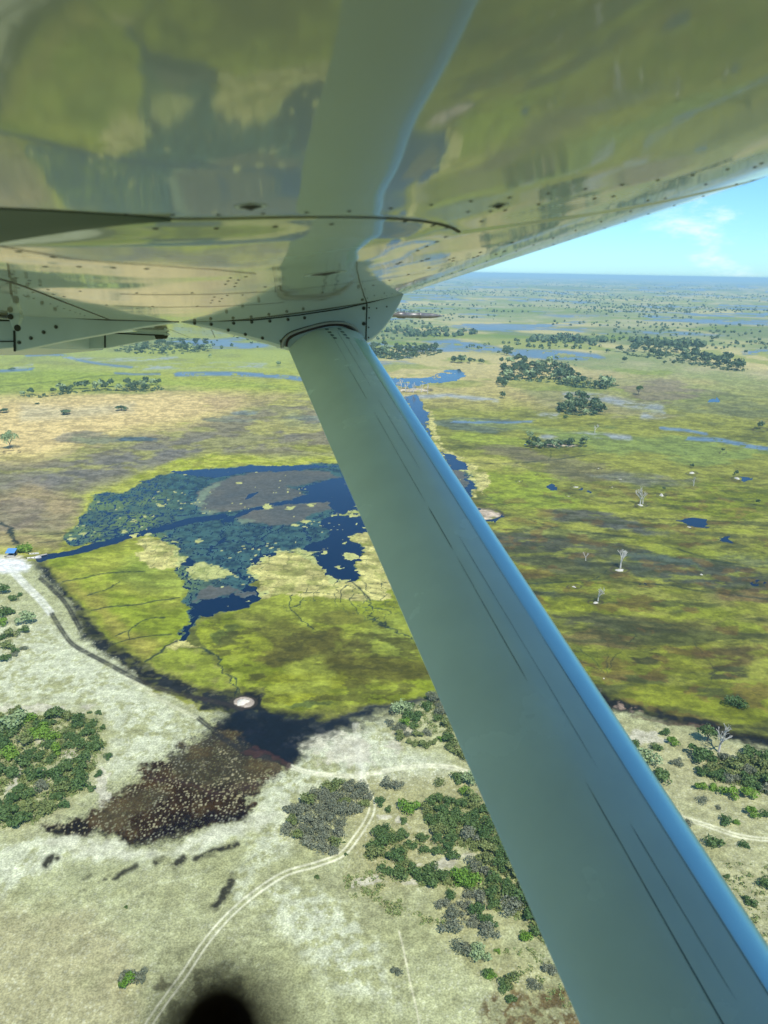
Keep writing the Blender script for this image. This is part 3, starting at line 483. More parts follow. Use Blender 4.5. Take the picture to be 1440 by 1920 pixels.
gm = bpy.data.materials.new("soil_and_marsh"); gm.use_nodes = True; nt = gm.node_tree; L = nt.links.new; pb = nt.nodes['Principled BSDF']
def node(t, **k):
    n = nt.nodes.new(t)
    for a, v in k.items(): setattr(n, a, v)
    return n
ac = node('ShaderNodeAttribute', attribute_name='soil'); aw = node('ShaderNodeAttribute', attribute_name='wet'); at_ = node('ShaderNodeAttribute', attribute_name='tussock')
tcg = node('ShaderNodeTexCoord')
def gnoise(scale, detail=4, rough=.6):
    n = node('ShaderNodeTexNoise'); n.inputs['Scale'].default_value = scale; n.inputs['Detail'].default_value = detail; n.inputs['Roughness'].default_value = rough
    L(tcg.outputs['Object'], n.inputs['Vector']); return n.outputs[0]
def mapr(v, a, b, c, d):
    n = node('ShaderNodeMapRange'); n.interpolation_type = 'SMOOTHSTEP'
    for i, x in enumerate((a, b, c, d)): n.inputs[i + 1].default_value = x
    L(v, n.inputs[0]); return n.outputs[0]
def mathn(op, a, b):
    n = node('ShaderNodeMath', operation=op)
    for i, v in enumerate((a, b)):
        if isinstance(v, (int, float)): n.inputs[i].default_value = v
        else: L(v, n.inputs[i])
    return n.outputs[0]
fine = gnoise(2.6, 2, .5); mid = gnoise(0.28, 5, .65)
v1 = mapr(fine, .30, .70, .78, 1.22)           # grass tufts
v1t = mathn('ADD', 1.0, mathn('MULTIPLY', mathn('SUBTRACT', v1, 1.0), at_.outputs['Fac']))
v2 = mapr(mid, .3, .7, .80, 1.2)
v3 = mapr(gnoise(.6, 6, .75), .32, .68, .82, 1.18)
vv = mathn('MULTIPLY', mathn('MULTIPLY', v1t, v2), v3)
sv = node('ShaderNodeVectorMath', operation='SCALE'); L(ac.outputs['Color'], sv.inputs[0]); L(vv, sv.inputs['Scale'])
L(sv.outputs[0], pb.inputs['Base Color'])
L(mapr(aw.outputs['Fac'], 0, 1, .95, .35), pb.inputs['Roughness']); L(mapr(aw.outputs['Fac'], 0, 1, .06, .5), pb.inputs['Specular IOR Level'])
bp = node('ShaderNodeBump'); bp.inputs['Distance'].default_value = .12
L(mathn('MULTIPLY', at_.outputs['Fac'], .7), bp.inputs['Strength']); L(fine, bp.inputs['Height']); L(bp.outputs[0], pb.inputs['Normal'])
me.materials.append(gm)
# ------------------------------------------------------------------ water
wm = mat("delta_water", (0.0002, 0.010, 0.032), .10, .14)
ntw = wm.node_tree; tw = ntw.nodes.new('ShaderNodeTexCoord'); nw = ntw.nodes.new('ShaderNodeTexNoise'); nw.inputs['Scale'].default_value = .9; nw.inputs['Detail'].default_value = 3
ntw.links.new(tw.outputs['Object'], nw.inputs['Vector']); bw = ntw.nodes.new('ShaderNodeBump'); bw.inputs['Strength'].default_value = .12; bw.inputs['Distance'].default_value = .2
ntw.links.new(nw.outputs[0], bw.inputs['Height']); ntw.links.new(bw.outputs[0], ntw.nodes['Principled BSDF'].inputs['Normal'])
S = 128000.0
vs = [(0, 0, 0)]; fs = []; ring = 24; radii = [300, 1500, 8000, 40000, S]
for r in radii: vs += [(r * math.cos(2 * math.pi * k / ring), r * math.sin(2 * math.pi * k / ring), 0) for k in range(ring)]
for k in range(ring):
    fs.append((0, 1 + k, 1 + (k + 1) % ring))
    for j in range(len(radii) - 1):
        a = 1 + j * ring; b = a + ring; fs.append((a + k, b + k, b + (k + 1) % ring, a + (k + 1) % ring))
wat = link_mesh("water", vs, fs, wm); tag(wat, kind='structure')
# ------------------------------------------------------------------ the aeroplane (a banked high wing with its strut), metres from the eye
_n = np.array([-.03388153, .97726733, -.20928593]); _s = np.array([-.20270117, .19833455, .95894507]); _c = np.array([.97865432, .07491303, .19137335])
def AV(s, c, n):
    """aircraft axes (span outboard, chord forward, up) -> world offset from the eye"""
    v = s * _s + c * _c + n * _n
    return C2W @ np.array([v[0], v[1], -v[2]])
def FP(px, py, S):
    """point of the fore-and-aft plane at span station S seen at a photo pixel -> (chord, height)"""
    dd = np.array([(px - 720) / FPX, (960 - py) / FPX, 1.0])
    t, cc, nn = np.linalg.solve(np.array([dd, -_c, -_n]).T, S * _s); return cc, nn
plane = empty("airplane", tuple(EYE)); tag(plane, "white high-wing light aircraft, glossy wing underside and broad grey-green strut with rivets", "airplane")
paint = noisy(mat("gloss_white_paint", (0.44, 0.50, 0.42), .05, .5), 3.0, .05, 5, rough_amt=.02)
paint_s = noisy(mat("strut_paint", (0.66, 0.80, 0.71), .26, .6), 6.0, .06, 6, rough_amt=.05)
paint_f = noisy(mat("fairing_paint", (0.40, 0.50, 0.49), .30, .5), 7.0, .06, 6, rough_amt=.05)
dark = mat("dark_rivet", (0.03, 0.035, 0.026), .55, .3); seamm = mat("dark_seam", (0.022, 0.028, 0.022), .6, .3)
rubber = mat("seal_rubber", (0.05, 0.035, 0.03), .6, .4); steel = noisy(mat("pitot_metal", (0.17, 0.17, 0.17), .4, .5, .4), 30, .3)
screwm = mat("screw_metal", (0.12, 0.14, 0.12), .4, .5, .5)
palem = mat("pale_gasket", (0.36, 0.37, 0.33), .5, .4)
PROF = [(-1.30, .222), (-.9, .188), (-.69, .172), (-.47, .157), (-.16, .140), (0, .1385), (.16, .143), (.355, .161), (.55, .184), (.68, .204), (.84, .236), (.885, .250)]
pc = np.array([p[0] for p in PROF]); pn = np.array([p[1] for p in PROF])
_fine = np.linspace(-1.30, .885, 400); _pf = np.interp(_fine, pc, pn); _k = np.exp(-np.linspace(-2, 2, 31) ** 2); _k /= _k.sum()
_pf = np.convolve(np.pad(_pf, 15, mode='reflect', reflect_type='odd'), _k, 'valid')
def _base_at(px, py):
    dd = np.array([(px - 720) / FPX, (960 - py) / FPX, 1.0]); h = .16
    for _ in range(30): t = h / (_n @ dd); p = dd * t; h = .6 * h + .4 * float(np.interp(min(p @ _c, .88), _fine, _pf))
    return p @ _s, p @ _c
SEAM_PX = [(300, 410), (400, 409.5), (500, 407.5), (600, 406.5), (680, 407), (740, 409.5), (790, 414), (825, 420), (848, 427), (862, 435)]
FRONT_PX = [(862, 435), (845, 445), (815, 458), (780, 474), (740, 493), (690, 516)]
_seam = [_base_at(*p) for p in SEAM_PX]; _front = [_base_at(*p) for p in FRONT_PX]
_s0c = [q[1] for q in _seam]; _s0s = [q[0] for q in _seam]; _cfs = [q[0] for q in _front]; _cfc = [q[1] for q in _front]
def skin(s, c):
    """height of the lower skin: aerofoil belly plus the slight quilting of thin sheet over ribs"""
    n = np.interp(c, _fine, _pf)
    q = 0.0006 * np.sin(s * 9.1 + 1.0 * np.sin(c * 5)) * np.sin(c * 8.0 + .6) + 0.0002 * np.sin(s * 23 + c * 6) * np.sin(c * 17 + 1.3 * np.sin(s * 7))
    q = q * np.exp(-np.maximum(c - .5, 0) * 6) * (0.35 + 0.65 * min(1.0, max(0, 2.2 - s)))
    # doubler bay inboard of the strut is dished upward between two ribs
    s0 = float(np.interp(c, _s0c, _s0s)); cf = float(np.interp(s, _cfs, _cfc)); aft = 1 - max(0, min(1, (c + .28) / .45)); up = max(0, min(1, (s - s0 + .008) / .13)); up = up * up * (3 - 2 * up); dn = max(0, min(1, (s - 1.06) / .8)); dn = dn * dn * (3 - 2 * dn)
    fw = max(0, min(1, (c - cf + .10) / .10)); fw = 1 - fw * fw * (3 - 2 * fw)
    n = n - (.0055 + .0095 * aft) * up * (1 - dn) * fw
    lp = max(0, min(1, (-.03 - c) / .34)); l1 = max(0, min(1, (s - .868) / .040)); l2 = max(0, min(1, (s - 1.0) / 1.3))
    d = 0.0 * lp * l1 * l1 * (3 - 2 * l1) * (1 - l2 * l2 * (3 - 2 * l2))
    lap = .0016 * (1 / (1 + math.exp(max(-50, min(50, (s - s0) * 260)))))
    return n + q + d + lap - .0016
def scale_c(s):   # aft part tapers outboard
    return 1.0 - .10 * max(0, s - 3.6) / 3.9
ss = np.concatenate([np.linspace(-1.2, .2, 12)[:-1], np.linspace(.2, 1.6, 190)[:-1], np.linspace(1.6, 3.6, 60)[:-1], np.linspace(3.6, 7.6, 30)])
cs = np.concatenate([np.linspace(-1.30, -.5, 30)[:-1], np.linspace(-.5, .6, 110)[:-1], np.linspace(.6, .885, 24)])
nose = [(.93, .272), (.962, .30), (.975, .335), (.965, .37), (.93, .405), (.85, .44), (.65, .475), (.3, .50), (-.1, .49), (-.6, .42), (-1.1, .29), (-1.30, .235)]
V = []; Fc = []
for s in ss:
    k = scale_c(s)
    for c in cs: V.append(AV(s, c if c > 0 else c * k, skin(s, c)))
    for c, n in nose: V.append(AV(s, c if c > 0 else c * k, n))
w_ = len(cs) + len(nose)
for i in range(len(ss) - 1):
    for j in range(w_ - 1): Fc.append((i * w_ + j, i * w_ + j + 1, (i + 1) * w_ + j + 1, (i + 1) * w_ + j))
    Fc.append((i * w_ + w_ - 1, i * w_, (i + 1) * w_, (i + 1) * w_ + w_ - 1))
Fc.append(tuple(range(w_))[::-1]); Fc.append(tuple((len(ss) - 1) * w_ + j for j in range(w_)))
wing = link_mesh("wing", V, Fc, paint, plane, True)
class Bag:
    def __init__(s): s.v = []; s.f = []
    def add(s, v, f): o = len(s.v); s.v += [tuple(x) for x in v]; s.f += [tuple(o + i for i in q) for q in f]
    def build(s, name, m, parent, smooth=False): return link_mesh(name, s.v, s.f, m, parent, smooth)
def on_skin(s, c, off=.0006):
    k = scale_c(s); return AV(s, c if c > 0 else c * k, skin(s, c) - off)
def skin_disc(bag, s, c, r, off=.0012):
    n = 10; v = [on_skin(s, c, off)] + [on_skin(s + r * math.cos(2 * math.pi * i / n), c + r * math.sin(2 * math.pi * i / n), .0002) for i in range(n)]
    bag.add(v, [(0, 1 + i, 1 + (i + 1) % n) for i in range(n)])
def skin_strip(bag, pts, w, off=.0009):
    v = []; f = []
    for i, (s, c) in enumerate(pts):
        a = pts[max(0, i - 1)]; b = pts[min(len(pts) - 1, i + 1)]; d = np.array([b[0] - a[0], b[1] - a[1]]); d /= np.linalg.norm(d) + 1e-9
        v += [on_skin(s - d[1] * w / 2, c + d[0] * w / 2, off), on_skin(s + d[1] * w / 2, c - d[0] * w / 2, off)]
        if i: f.append((2 * i - 2, 2 * i - 1, 2 * i + 1, 2 * i))
    bag.add(v, f)
def skin_at(px, py):
    """(span, chord) on the lower skin seen at a photo pixel"""
    dd = np.array([(px - 720) / FPX, (960 - py) / FPX, 1.0]); h = .16
    for _ in range(30):
        t = h / (_n @ dd); p = dd * t; s, c = p @ _s, p @ _c; h = .6 * h + .4 * skin(s, min(c, .88))
    return s, c
rv = Bag()
def row(a, b, step, r, jit=.0):
    a = np.array(a); b = np.array(b); n = max(1, int(np.linalg.norm(b - a) / step))
    for i in range(n + 1):
        p = a + (b - a) * i / n; skin_disc(rv, p[0] + random.uniform(-jit, jit), p[1] + random.uniform(-jit, jit), r)
s1 = .845
row((s1, -.45), (s1 + .03, .74), .045, .0030)
row((.915, -.06), (.925, .20), .055, .0036)
for px, py in [(760, 415), (812, 423), (839, 427), (836, 444), (819, 453), (800, 462), (783, 470)]: skin_disc(rv, *skin_at(px, py), .0042)
for px, py in [(903, 415), (920, 396), (947, 394), (878, 397), (1115, 372), (1150, 368), (1215, 376), (1010, 383)]: skin_disc(rv, *skin_at(px, py), .0034)
for px, py in [(85, 500), (148, 500), (213, 502), (275, 504), (35, 472), (100, 482)]: skin_disc(rv, *skin_at(px, py), .0050)
for q in [(22, 514), (30, 521), (55, 526), (54, 531), (14, 531), (75, 535), (90, 543), (35, 540), (62, 548), (100, 552), (120, 556), (20, 550), (48, 556)]: skin_disc(rv, *skin_at(*q), .0048)
row(skin_at(150, 546), skin_at(360, 549), .085, .0046); row(skin_at(200, 572), skin_at(370, 574), .11, .0052)
for q in [(432, 521), (428, 527), (423, 533), (447, 525), (443, 531), (440, 537), (461, 519), (402, 557), (398, 563), (395, 568), (416, 560), (412, 565), (426, 554), (455, 553), (257, 578), (283, 580), (280, 576)]: skin_disc(rv, *skin_at(*q), .0042)
for q in [(497, 538), (524, 536), (605, 548), (632, 545), (604, 562)]: skin_disc(rv, *skin_at(*q), .0045)
for q in [(745, 495), (751, 492), (791, 489), (800, 486), (804, 485), (842, 487), (850, 484), (888, 483), (896, 480), (930, 477), (946, 471)]: skin_disc(rv, *skin_at(*q), .0050)
row(skin_at(700, 535), skin_at(960, 455), .115, .0050)
row((.45, .80), (1.9, .80), .085, .0028); row((.9, .66), (3.2, .66), .10, .003)
row((1.0, -.43), (3.2, -.50), .12, .004)
for s_ in (4.4, 5.2, 6.0, 6.8): row((s_, -.4), (s_, .7), .10, .006)
row((3.9, .35), (7.4, .35), .13, .006); row((3.9, -.05), (7.4, -.05), .13, .006); row((3.9, -.3), (7.4, -.3), .12, .007); row((3.9, .12), (7.4, .12), .12, .007)
rivs = rv.build("rivet", dark, wing); rivs['kind'] = 'stuff'
for px, py, r in [(470, 387, .0115), (610, 513, .030), (935, 385, .0085)]:
    b = Bag(); s, c = skin_at(px, py); skin_disc(b, s, c, r, .004)
    v2 = [on_skin(s + (r * 1.45 if i % 2 else r * 1.0) * math.cos(math.pi * (i // 2) / 8), c + (r * 1.45 if i % 2 else r * 1.0) * math.sin(math.pi * (i // 2) / 8), .0004) for i in range(32)]
    b.build("drain_hole", seamm, wing)
    b = Bag(); b.add(v2, [(2 * i, 2 * i + 1, (2 * i + 3) % 32, (2 * i + 2) % 32) for i in range(16)]); b.build("drain_collar", paint_f, wing)
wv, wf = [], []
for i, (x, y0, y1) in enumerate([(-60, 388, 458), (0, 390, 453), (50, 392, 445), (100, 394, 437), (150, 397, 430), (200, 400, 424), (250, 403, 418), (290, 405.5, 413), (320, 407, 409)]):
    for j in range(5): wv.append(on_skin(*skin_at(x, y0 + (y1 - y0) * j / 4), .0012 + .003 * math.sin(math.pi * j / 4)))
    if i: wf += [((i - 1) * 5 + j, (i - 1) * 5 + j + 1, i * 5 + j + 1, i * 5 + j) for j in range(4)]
link_mesh('dark_reflection_strip', wv, wf, mat('dark_reflection_tone', (0.060, 0.100, 0.075), .5, .15), wing, True)  # dark reflection in the wing gloss, painted as a thin green-grey sheet
sm = Bag()
lap = [skin_at(*p) for p in spline(SEAM_PX, 6)]
skin_strip(sm, lap, .0045)
skin_strip(sm, [(s, .84) for s in np.linspace(-1, 7.5, 200)], .0050, .0012)
skin_strip(sm, [skin_at(*p) for p in [(0, 461), (60, 472), (130, 484), (200, 491), (300, 498), (400, 505), (480, 513)]], .004)
skin_strip(sm, [(s, -.385 - .035 * (s - 1.45)) for s in np.linspace(.3, 3.62, 60)], .007)
skin_strip(sm, [(1.94, c) for c in np.linspace(-.22, .12, 24)], .010); skin_strip(sm, [(2.45, c) for c in np.linspace(-.3, .2, 24)], .012)
skin_strip(sm, [(1.92 + .03 * i / 10, .12 + .4 * i / 10) for i in range(11)], .005)
sm.build("skin_seam", seamm, wing)
# --- strut: thick symmetrical streamline section swept along its axis
AX = np.array([1.159, -.076, .4626]); TE0 = np.array([3.59, .300, .006]); CH, TH = .352, .150
def strut_pt(u, side, t, off=0.0):
    """u 0 trailing .. 1 leading edge, side +1 upper / -1 lower, t along the axis (0 at the wing end, 1 per 1.159 m of span)"""
    if u > .50: y = TH * .5 * math.sqrt(max(0.0, 1 - ((u - .50) / .50) ** 2))
    else: y = TH * .5 * (1 - ((.50 - u) / .50) ** 2.2)
    _old = TH / .2 * (.2969 * math.sqrt(max(1 - u, 0)) - .1260 * (1 - u) - .3516 * (1 - u) ** 2 + .2843 * (1 - u) ** 3 - .1036 * (1 - u) ** 4)
    p = TE0 + AX * t; return AV(p[0], p[1] + CH * u, p[2] + .028 * u + side * (y + off) + (.0 if side > 0 else -.002))
us = [0.5 - .5 * math.cos(math.pi * i / 36) for i in range(37)]
us = [1 - (1 - u) ** 1.25 for u in us]
ts = np.linspace(.12, -3.02, 40); V = []; Fc = []
ringp = [(u, 1) for u in us] + [(u, -1) for u in us[-2:0:-1]]
for t in ts:
    for u, sd_ in ringp: V.append(strut_pt(u, sd_, t))
m_ = len(ringp)
for i in range(len(ts) - 1):
    for j in range(m_): Fc.append((i * m_ + j, i * m_ + (j + 1) % m_, (i + 1) * m_ + (j + 1) % m_, (i + 1) * m_ + j))
Fc.append(tuple((len(ts) - 1) * m_ + j for j in range(m_)))
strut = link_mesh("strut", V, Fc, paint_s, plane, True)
lem = noisy(mat('leading_edge_metal', (0.60, 0.88, 0.80), .36, .5, .62), 9.0, .04, 6, rough_amt=.05)
V = []; Fc = []; lu = [(u, 1) for u in np.linspace(.782, .985, 22)] + [(1.0, 1)] + [(u, -1) for u in np.linspace(.985, .86, 12)]
for t in np.linspace(-.10, -3.0, 36):
    for u, sd_ in lu: V.append(strut_pt(u, sd_, t, .0009 * min(1.0, max(0.15, (abs(u - .782)) * 60))))
for i in range(35):
    for j in range(len(lu) - 1): Fc.append((i * len(lu) + j, i * len(lu) + j + 1, (i + 1) * len(lu) + j + 1, (i + 1) * len(lu) + j))
link_mesh('leading_edge', V, Fc, lem, strut, True)
def strut_strip(bag, u, t0, t1, w, n=24, wob=.002):
    v = []; f = []
    for i in range(n + 1):
        t = t0 + (t1 - t0) * i / n; a = u + wob * math.sin(t * 9 + u * 40); ww = .72 * w * (.55 + .45 * abs(math.sin(t * 5 + u * 9))) * min(1, 8 * i / n + .15, 8 * (n - i) / n + .15)
        v += [strut_pt(a - ww / 2, 1, t, .0006), strut_pt(a + ww / 2, 1, t, .0006)]
        if i: f.append((2 * i - 2, 2 * i - 1, 2 * i + 1, 2 * i))
    bag.add(v, f)
sb = Bag()
for u, t0, t1, w in [(.775, -.35, -1.62, .0045), (.775, -1.66, -2.75, .0055), (.52, -.03, -.32, .004), (.50, -.36, -.62, .006), (.50, -.70, -1.2, .005), (.50, -1.22, -1.40, .009), (.50, -1.42, -1.8, .007), (.50, -2.02, -2.55, .010), (.50, -2.6, -2.72, .006),
                      (.62, -.03, -.55, .005), (.62, -.62, -1.05, .004), (.61, -1.35, -2.0, .004), (.61, -2.1, -2.35, .006), (.615, -2.45, -2.62, .006), (.70, -.03, -.28, .005), (.69, -2.42, -2.62, .003)]: strut_strip(sb, u, t0, t1, w)
for u in (.50, .665):
    for k in range(4):
        t = -.015 - .03 * k; uu = u + .012 * k
        sb.add([strut_pt(uu - .022, 1, t + .007, .0008), strut_pt(uu + .022, 1, t + .005, .0008), strut_pt(uu + .024, 1, t - .010, .0008), strut_pt(uu - .018, 1, t - .008, .0008)], [(0, 1, 2, 3)])
sb.build("seam_mark", mat("strut_seam", (0.12, 0.18, 0.17), .5, .3), strut)
# --- fairing round the top of the strut
SF = 3.59
bot = [(-.165, .138), (-.05, .108), (.11, .063), (.2, .036), (.298, .002), (.40, -.022), (.5, -.025), (.60, -.008), (.665, .030), (.747, .098), (.80, .158), (.845, .222)]
bot = bot[:8] + [FP(x, y, SF) for x, y in [(694, 641), (706, 632), (719, 619), (731, 603), (742, 585), (751, 568), (757, 552)]]
bc = np.array([b[0] for b in bot]); bn = np.array([b[1] for b in bot])
V = []; Fc = []; st = np.concatenate([np.linspace(-.165, .80, 44), np.linspace(.805, .845, 10)])
for c in st:
    b = float(np.interp(c, bc, bn)); e = max(0.02, 1 - abs((c - .36) / .53) ** 3); wd = .19 * e; top = skin(SF, c) + .006; hgt = top - b
    sec = [(0, top), (0, b + hgt * .5), (0, b + min(.012, hgt * .4)), (wd * .06, b + min(.004, hgt * .1)), (wd * .2, b), (wd * .5, b - .0), (wd * .8, b + hgt * .15), (wd, b + hgt * .5), (wd, top)]
    for a, n in sec: V.append(AV(SF + a, c, n))
k_ = 9
for i in range(len(st) - 1):
    for j in range(k_ - 1): Fc.append((i * k_ + j, i * k_ + j + 1, (i + 1) * k_ + j + 1, (i + 1) * k_ + j))
Fc.append(tuple(range(k_))); Fc.append(tuple((len(st) - 1) * k_ + j for j in range(k_))[::-1])
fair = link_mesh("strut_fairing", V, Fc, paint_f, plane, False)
def face_strip(bag, pts, w, S, off):
    """ribbon lying on the inboard (fore-and-aft) face at span station S, given in photo pixels or (chord, height)"""
    q = [np.array(FP(x, y, S)) for x, y in pts]; v = []; f = []
    for i, p in enumerate(q):
        d = q[min(i + 1, len(q) - 1)] - q[max(i - 1, 0)]; d /= np.linalg.norm(d) + 1e-9
        for sgn in (-1, 1): v.append(AV(S - off, p[0] - sgn * d[1] * w / 2, p[1] + sgn * d[0] * w / 2))
        if i: f.append((2 * i - 2, 2 * i - 1, 2 * i + 1, 2 * i))
    bag.add(v, f)
def face_disc(bag, px, py, S, r, off=.002, n=12):
    c, h = FP(px, py, S); v = [AV(S - off, c, h)] + [AV(S - off * .6, c + r * math.cos(2 * math.pi * i / n), h + r * math.sin(2 * math.pi * i / n)) for i in range(n)]
    bag.add(v, [(0, 1 + i, 1 + (i + 1) % n) for i in range(n)])
def face_tube(bag, pts, r, S, n=8):
    """round bead following pixels on the plane S"""
    q = [FP(x, y, S) for x, y in pts]; v = []; f = []
    for i, (c, h) in enumerate(q):
        a = np.array(q[max(i - 1, 0)]); b = np.array(q[min(i + 1, len(q) - 1)]); d = (b - a) / (np.linalg.norm(b - a) + 1e-9)
        for j in range(n):
            t = 2 * math.pi * j / n; v.append(AV(S + r * math.sin(t), c - d[1] * r * math.cos(t), h + d[0] * r * math.cos(t)))
        if i: f += [((i - 1) * n + j, (i - 1) * n + (j + 1) % n, i * n + (j + 1) % n, i * n + j) for j in range(n)]
    bag.add(v, f)
arch = [(530, 652), (531, 641), (537, 632), (550, 624), (575, 616), (600, 609), (622, 605.5), (645, 606), (660, 611), (671, 620), (677, 632), (678, 642)]
arch2 = [(537, 650), (538, 642), (543, 634), (555, 627), (578, 619), (602, 612.5), (622, 609), (643, 610), (656, 615), (666, 623), (671, 633), (672, 640)]
b = Bag(); face_tube(b, spline(arch, 6), .0065, SF - .002); b.build("cuff_gasket", palem, fair, True)
b = Bag(); face_tube(b, spline(arch2, 6), .0055, SF - .003); b.build("cuff_seal", rubber, fair, True)
b = Bag(); face_strip(b, spline([(527, 654), (527, 641), (534, 630), (548, 621), (574, 613), (600, 606), (622, 602.5), (646, 603)], 6), .003, SF, .0015)
face_strip(b, [(688, 568), (687, 600), (686, 643)], .0055, SF, .002)
face_strip(b, [(340, 603), (420, 601.5), (480, 600), (560, 591), (640, 579), (690, 568), (755, 551)], .005, SF, .0022)
b.build("panel_seam", seamm, fair)
scr = [(365, 606), (396, 608), (438, 606), (472, 604), (506, 602), (540, 599), (571, 596), (428, 619), (460, 627), (492, 634), (527, 640)]
for x, y in scr:
    b = Bag(); face_disc(b, x, y, SF, .0075, .0022); o = b.build("screw", screwm, fair)
    b = Bag(); face_disc(b, x + .8, y + .6, SF, .0042, .0040); b.build("screw_slot", dark, o)
for x, y in [(682, 578), (682, 607), (681, 636)]: b = Bag(); face_disc(b, x, y, SF, .0085, .003); b.build("rivet", dark, fair)
for x, y in [(692, 577), (692, 596), (691, 614), (706, 578), (725, 575), (691, 633)]: b = Bag(); face_disc(b, x, y, SF, .0035, .003); b.build("rivet", dark, fair)
# --- the cabin: roof, far side, floor and posts round the window one looks out of
cab = Bag()
def cbox(s0, s1, c0, c1, n0, n1):
    p = [AV(a, b, c) for a, b, c in ((s0, c0, n0), (s1, c0, n0), (s1, c1, n0), (s0, c1, n0), (s0, c0, n1), (s1, c0, n1), (s1, c1, n1), (s0, c1, n1))]
    cab.add(p, [(0, 3, 2, 1), (4, 5, 6, 7), (0, 1, 5, 4), (1, 2, 6, 5), (2, 3, 7, 6), (3, 0, 4, 7)])
cbox(-1.45, .20, -3.6, 2.6, .505, .56); cbox(-1.50, -1.45, -3.6, 2.6, -1.25, .56); cbox(-1.45, .20, -3.6, 2.6, -1.30, -1.25)
cbox(-1.45, .20, -3.65, -3.6, -1.3, .56); cbox(-1.45, .20, 2.6, 2.65, -1.3, .56); cbox(.20, .23, -3.6, -1.1, -1.3, .15); cbox(.20, .23, 1.2, 2.6, -1.3, .2); cbox(.20, .23, -1.1, 1.2, -1.3, -.75)
cab.build("fuselage", paint_f, plane)
# --- flap track fairing aft of it, the flap behind, and the next track further outboard
def plate(name, pix, S, th, m, parent, top_skin=False):
    q = [FP(x, y, S) for x, y in pix]; n = len(q)
    v = [AV(S, c, h) for c, h in q] + [AV(S + th, c, h) for c, h in q]
    f = [tuple(range(n)), tuple(range(2 * n - 1, n - 1, -1))] + [(i, n + i, n + (i + 1) % n, (i + 1) % n) for i in range(n)]
    o = link_mesh(name, v, f, m, parent); bv = o.modifiers.new('bevel', 'BEVEL'); bv.width = .004; bv.segments = 2; bv.limit_method = 'ANGLE'; return o
tr = plate("flap_track_fairing", [(28, 584), (100, 587), (200, 592), (280, 596), (334, 603), (262, 614), (200, 626), (120, 640), (29, 659)], SF, .11, paint_f, plane)
for x, y in [(36, 642), (58, 634), (82, 623), (105, 613)]:
    b = Bag(); face_disc(b, x, y, SF, .0085, .003); o = b.build("screw", screwm, tr); b = Bag(); face_disc(b, x + .8, y + .6, SF, .0045, .005); b.build("screw_slot", dark, o)
b = Bag(); face_strip(b, [(20, 590.5), (100, 594), (200, 599.5), (300, 602), (336, 603.5)], .006, SF, .003); b.build("panel_seam", seamm, tr); b = Bag(); face_strip(b, [(27, 620), (28, 659)], .010, SF, .003); b.build("panel_seam", seamm, tr)
fl = plate("flap", [(-160, 590), (-40, 594), (27, 600), (27, 652), (-40, 658), (-160, 668)], SF + .05, 2.6, paint_f, plane)
b = Bag(); face_strip(b, [(-40, 601), (0, 601), (26, 601)], .006, SF + .05, .004); b.build("panel_seam", seamm, fl); b = Bag(); face_strip(b, [(-40, 641), (26, 640)], .005, SF + .05, .004); b.build("panel_seam", seamm, fl)
hg = plate("flap_hinge", [(17, 572), (33, 571), (36, 586), (38, 596), (30, 618), (25, 618), (15, 594), (14, 584)], 3.30, .05, paint_f, plane)
b = Bag(); face_disc(b, 33, 615, 3.30, .013, .004); b.build("pivot_bolt", dark, hg); b = Bag(); face_disc(b, 20, 594, 3.30, .011, .004); b.build("pivot_bolt", dark, hg)
S2 = 5.6
tr2 = plate("flap_track_fairing", [(165, 628), (198, 626), (250, 622), (300, 618), (318, 626), (308, 634), (250, 643), (198, 653), (166, 654), (120, 656), (130, 650), (160, 645)], S2, .10, paint_f, plane)
b = Bag(); face_strip(b, [(197, 628), (197, 652)], .010, S2, .004); b.build("panel_seam", seamm, tr2); b = Bag(); face_strip(b, [(200, 624), (260, 627), (308, 629)], .008, S2, .004); b.build("panel_seam", seamm, tr2)
b = Bag(); face_tube(b, [(160, 640), (145, 643), (132, 641), (120, 642), (114, 648), (117, 655), (128, 655), (138, 649), (145, 644)], .011, S2 - .01); b.build("static_loop", dark, plane, True)
b = Bag(); bk = plate("flap_bracket", [(289, 628), (315, 629), (312, 635), (292, 636)], S2 - .15, .05, dark, plane)
# --- pitot tube ahead of the leading edge
S3 = 4.45
def lathe_c(pts, S, n=16):
    v = []; f = []
    for i, (c, h, r) in enumerate(pts):
        for j in range(n): t = 2 * math.pi * j / n; v.append(AV(S + r * math.cos(t), c, h + r * math.sin(t)))
        if i: f += [((i - 1) * n + j, i * n + j, i * n + (j + 1) % n, (i - 1) * n + (j + 1) % n) for j in range(n)]
    f.append(tuple(range(n))); f.append(tuple((len(pts) - 1) * n + j for j in range(n))[::-1]); return v, f
c0, h0 = FP(700, 589.5, S3); c1, h1 = FP(829, 592.5, S3); L_ = c1 - c0
prof = [(0, .012), (.33, .012), (.35, .019), (.45, .0195), (.46, .0155), (.66, .0155), (.665, .0175), (.69, .0175), (.695, .0155), (.84, .0140), (.93, .009), (1.0, .0022)]
v, f = lathe_c([(c0 + L_ * a, h0 + (h1 - h0) * a, r) for a, r in prof], S3); pit = link_mesh("pitot_tube", v, f, steel, plane, True)
v, f = [], []
for (c, h, hw, hc) in [(c0 - .02, h0, .010, .05), (c0 - .05, h0 + .14, .012, .06)]: v += [AV(S3 - hw, c, h), AV(S3, c + hc, h), AV(S3 + hw, c, h), AV(S3, c - hc, h)]
f = [(0, 1, 5, 4), (1, 2, 6, 5), (2, 3, 7, 6), (3, 0, 4, 7), (0, 3, 2, 1), (4, 5, 6, 7)]
link_mesh("pitot_mast", v, f, paint_f, pit)
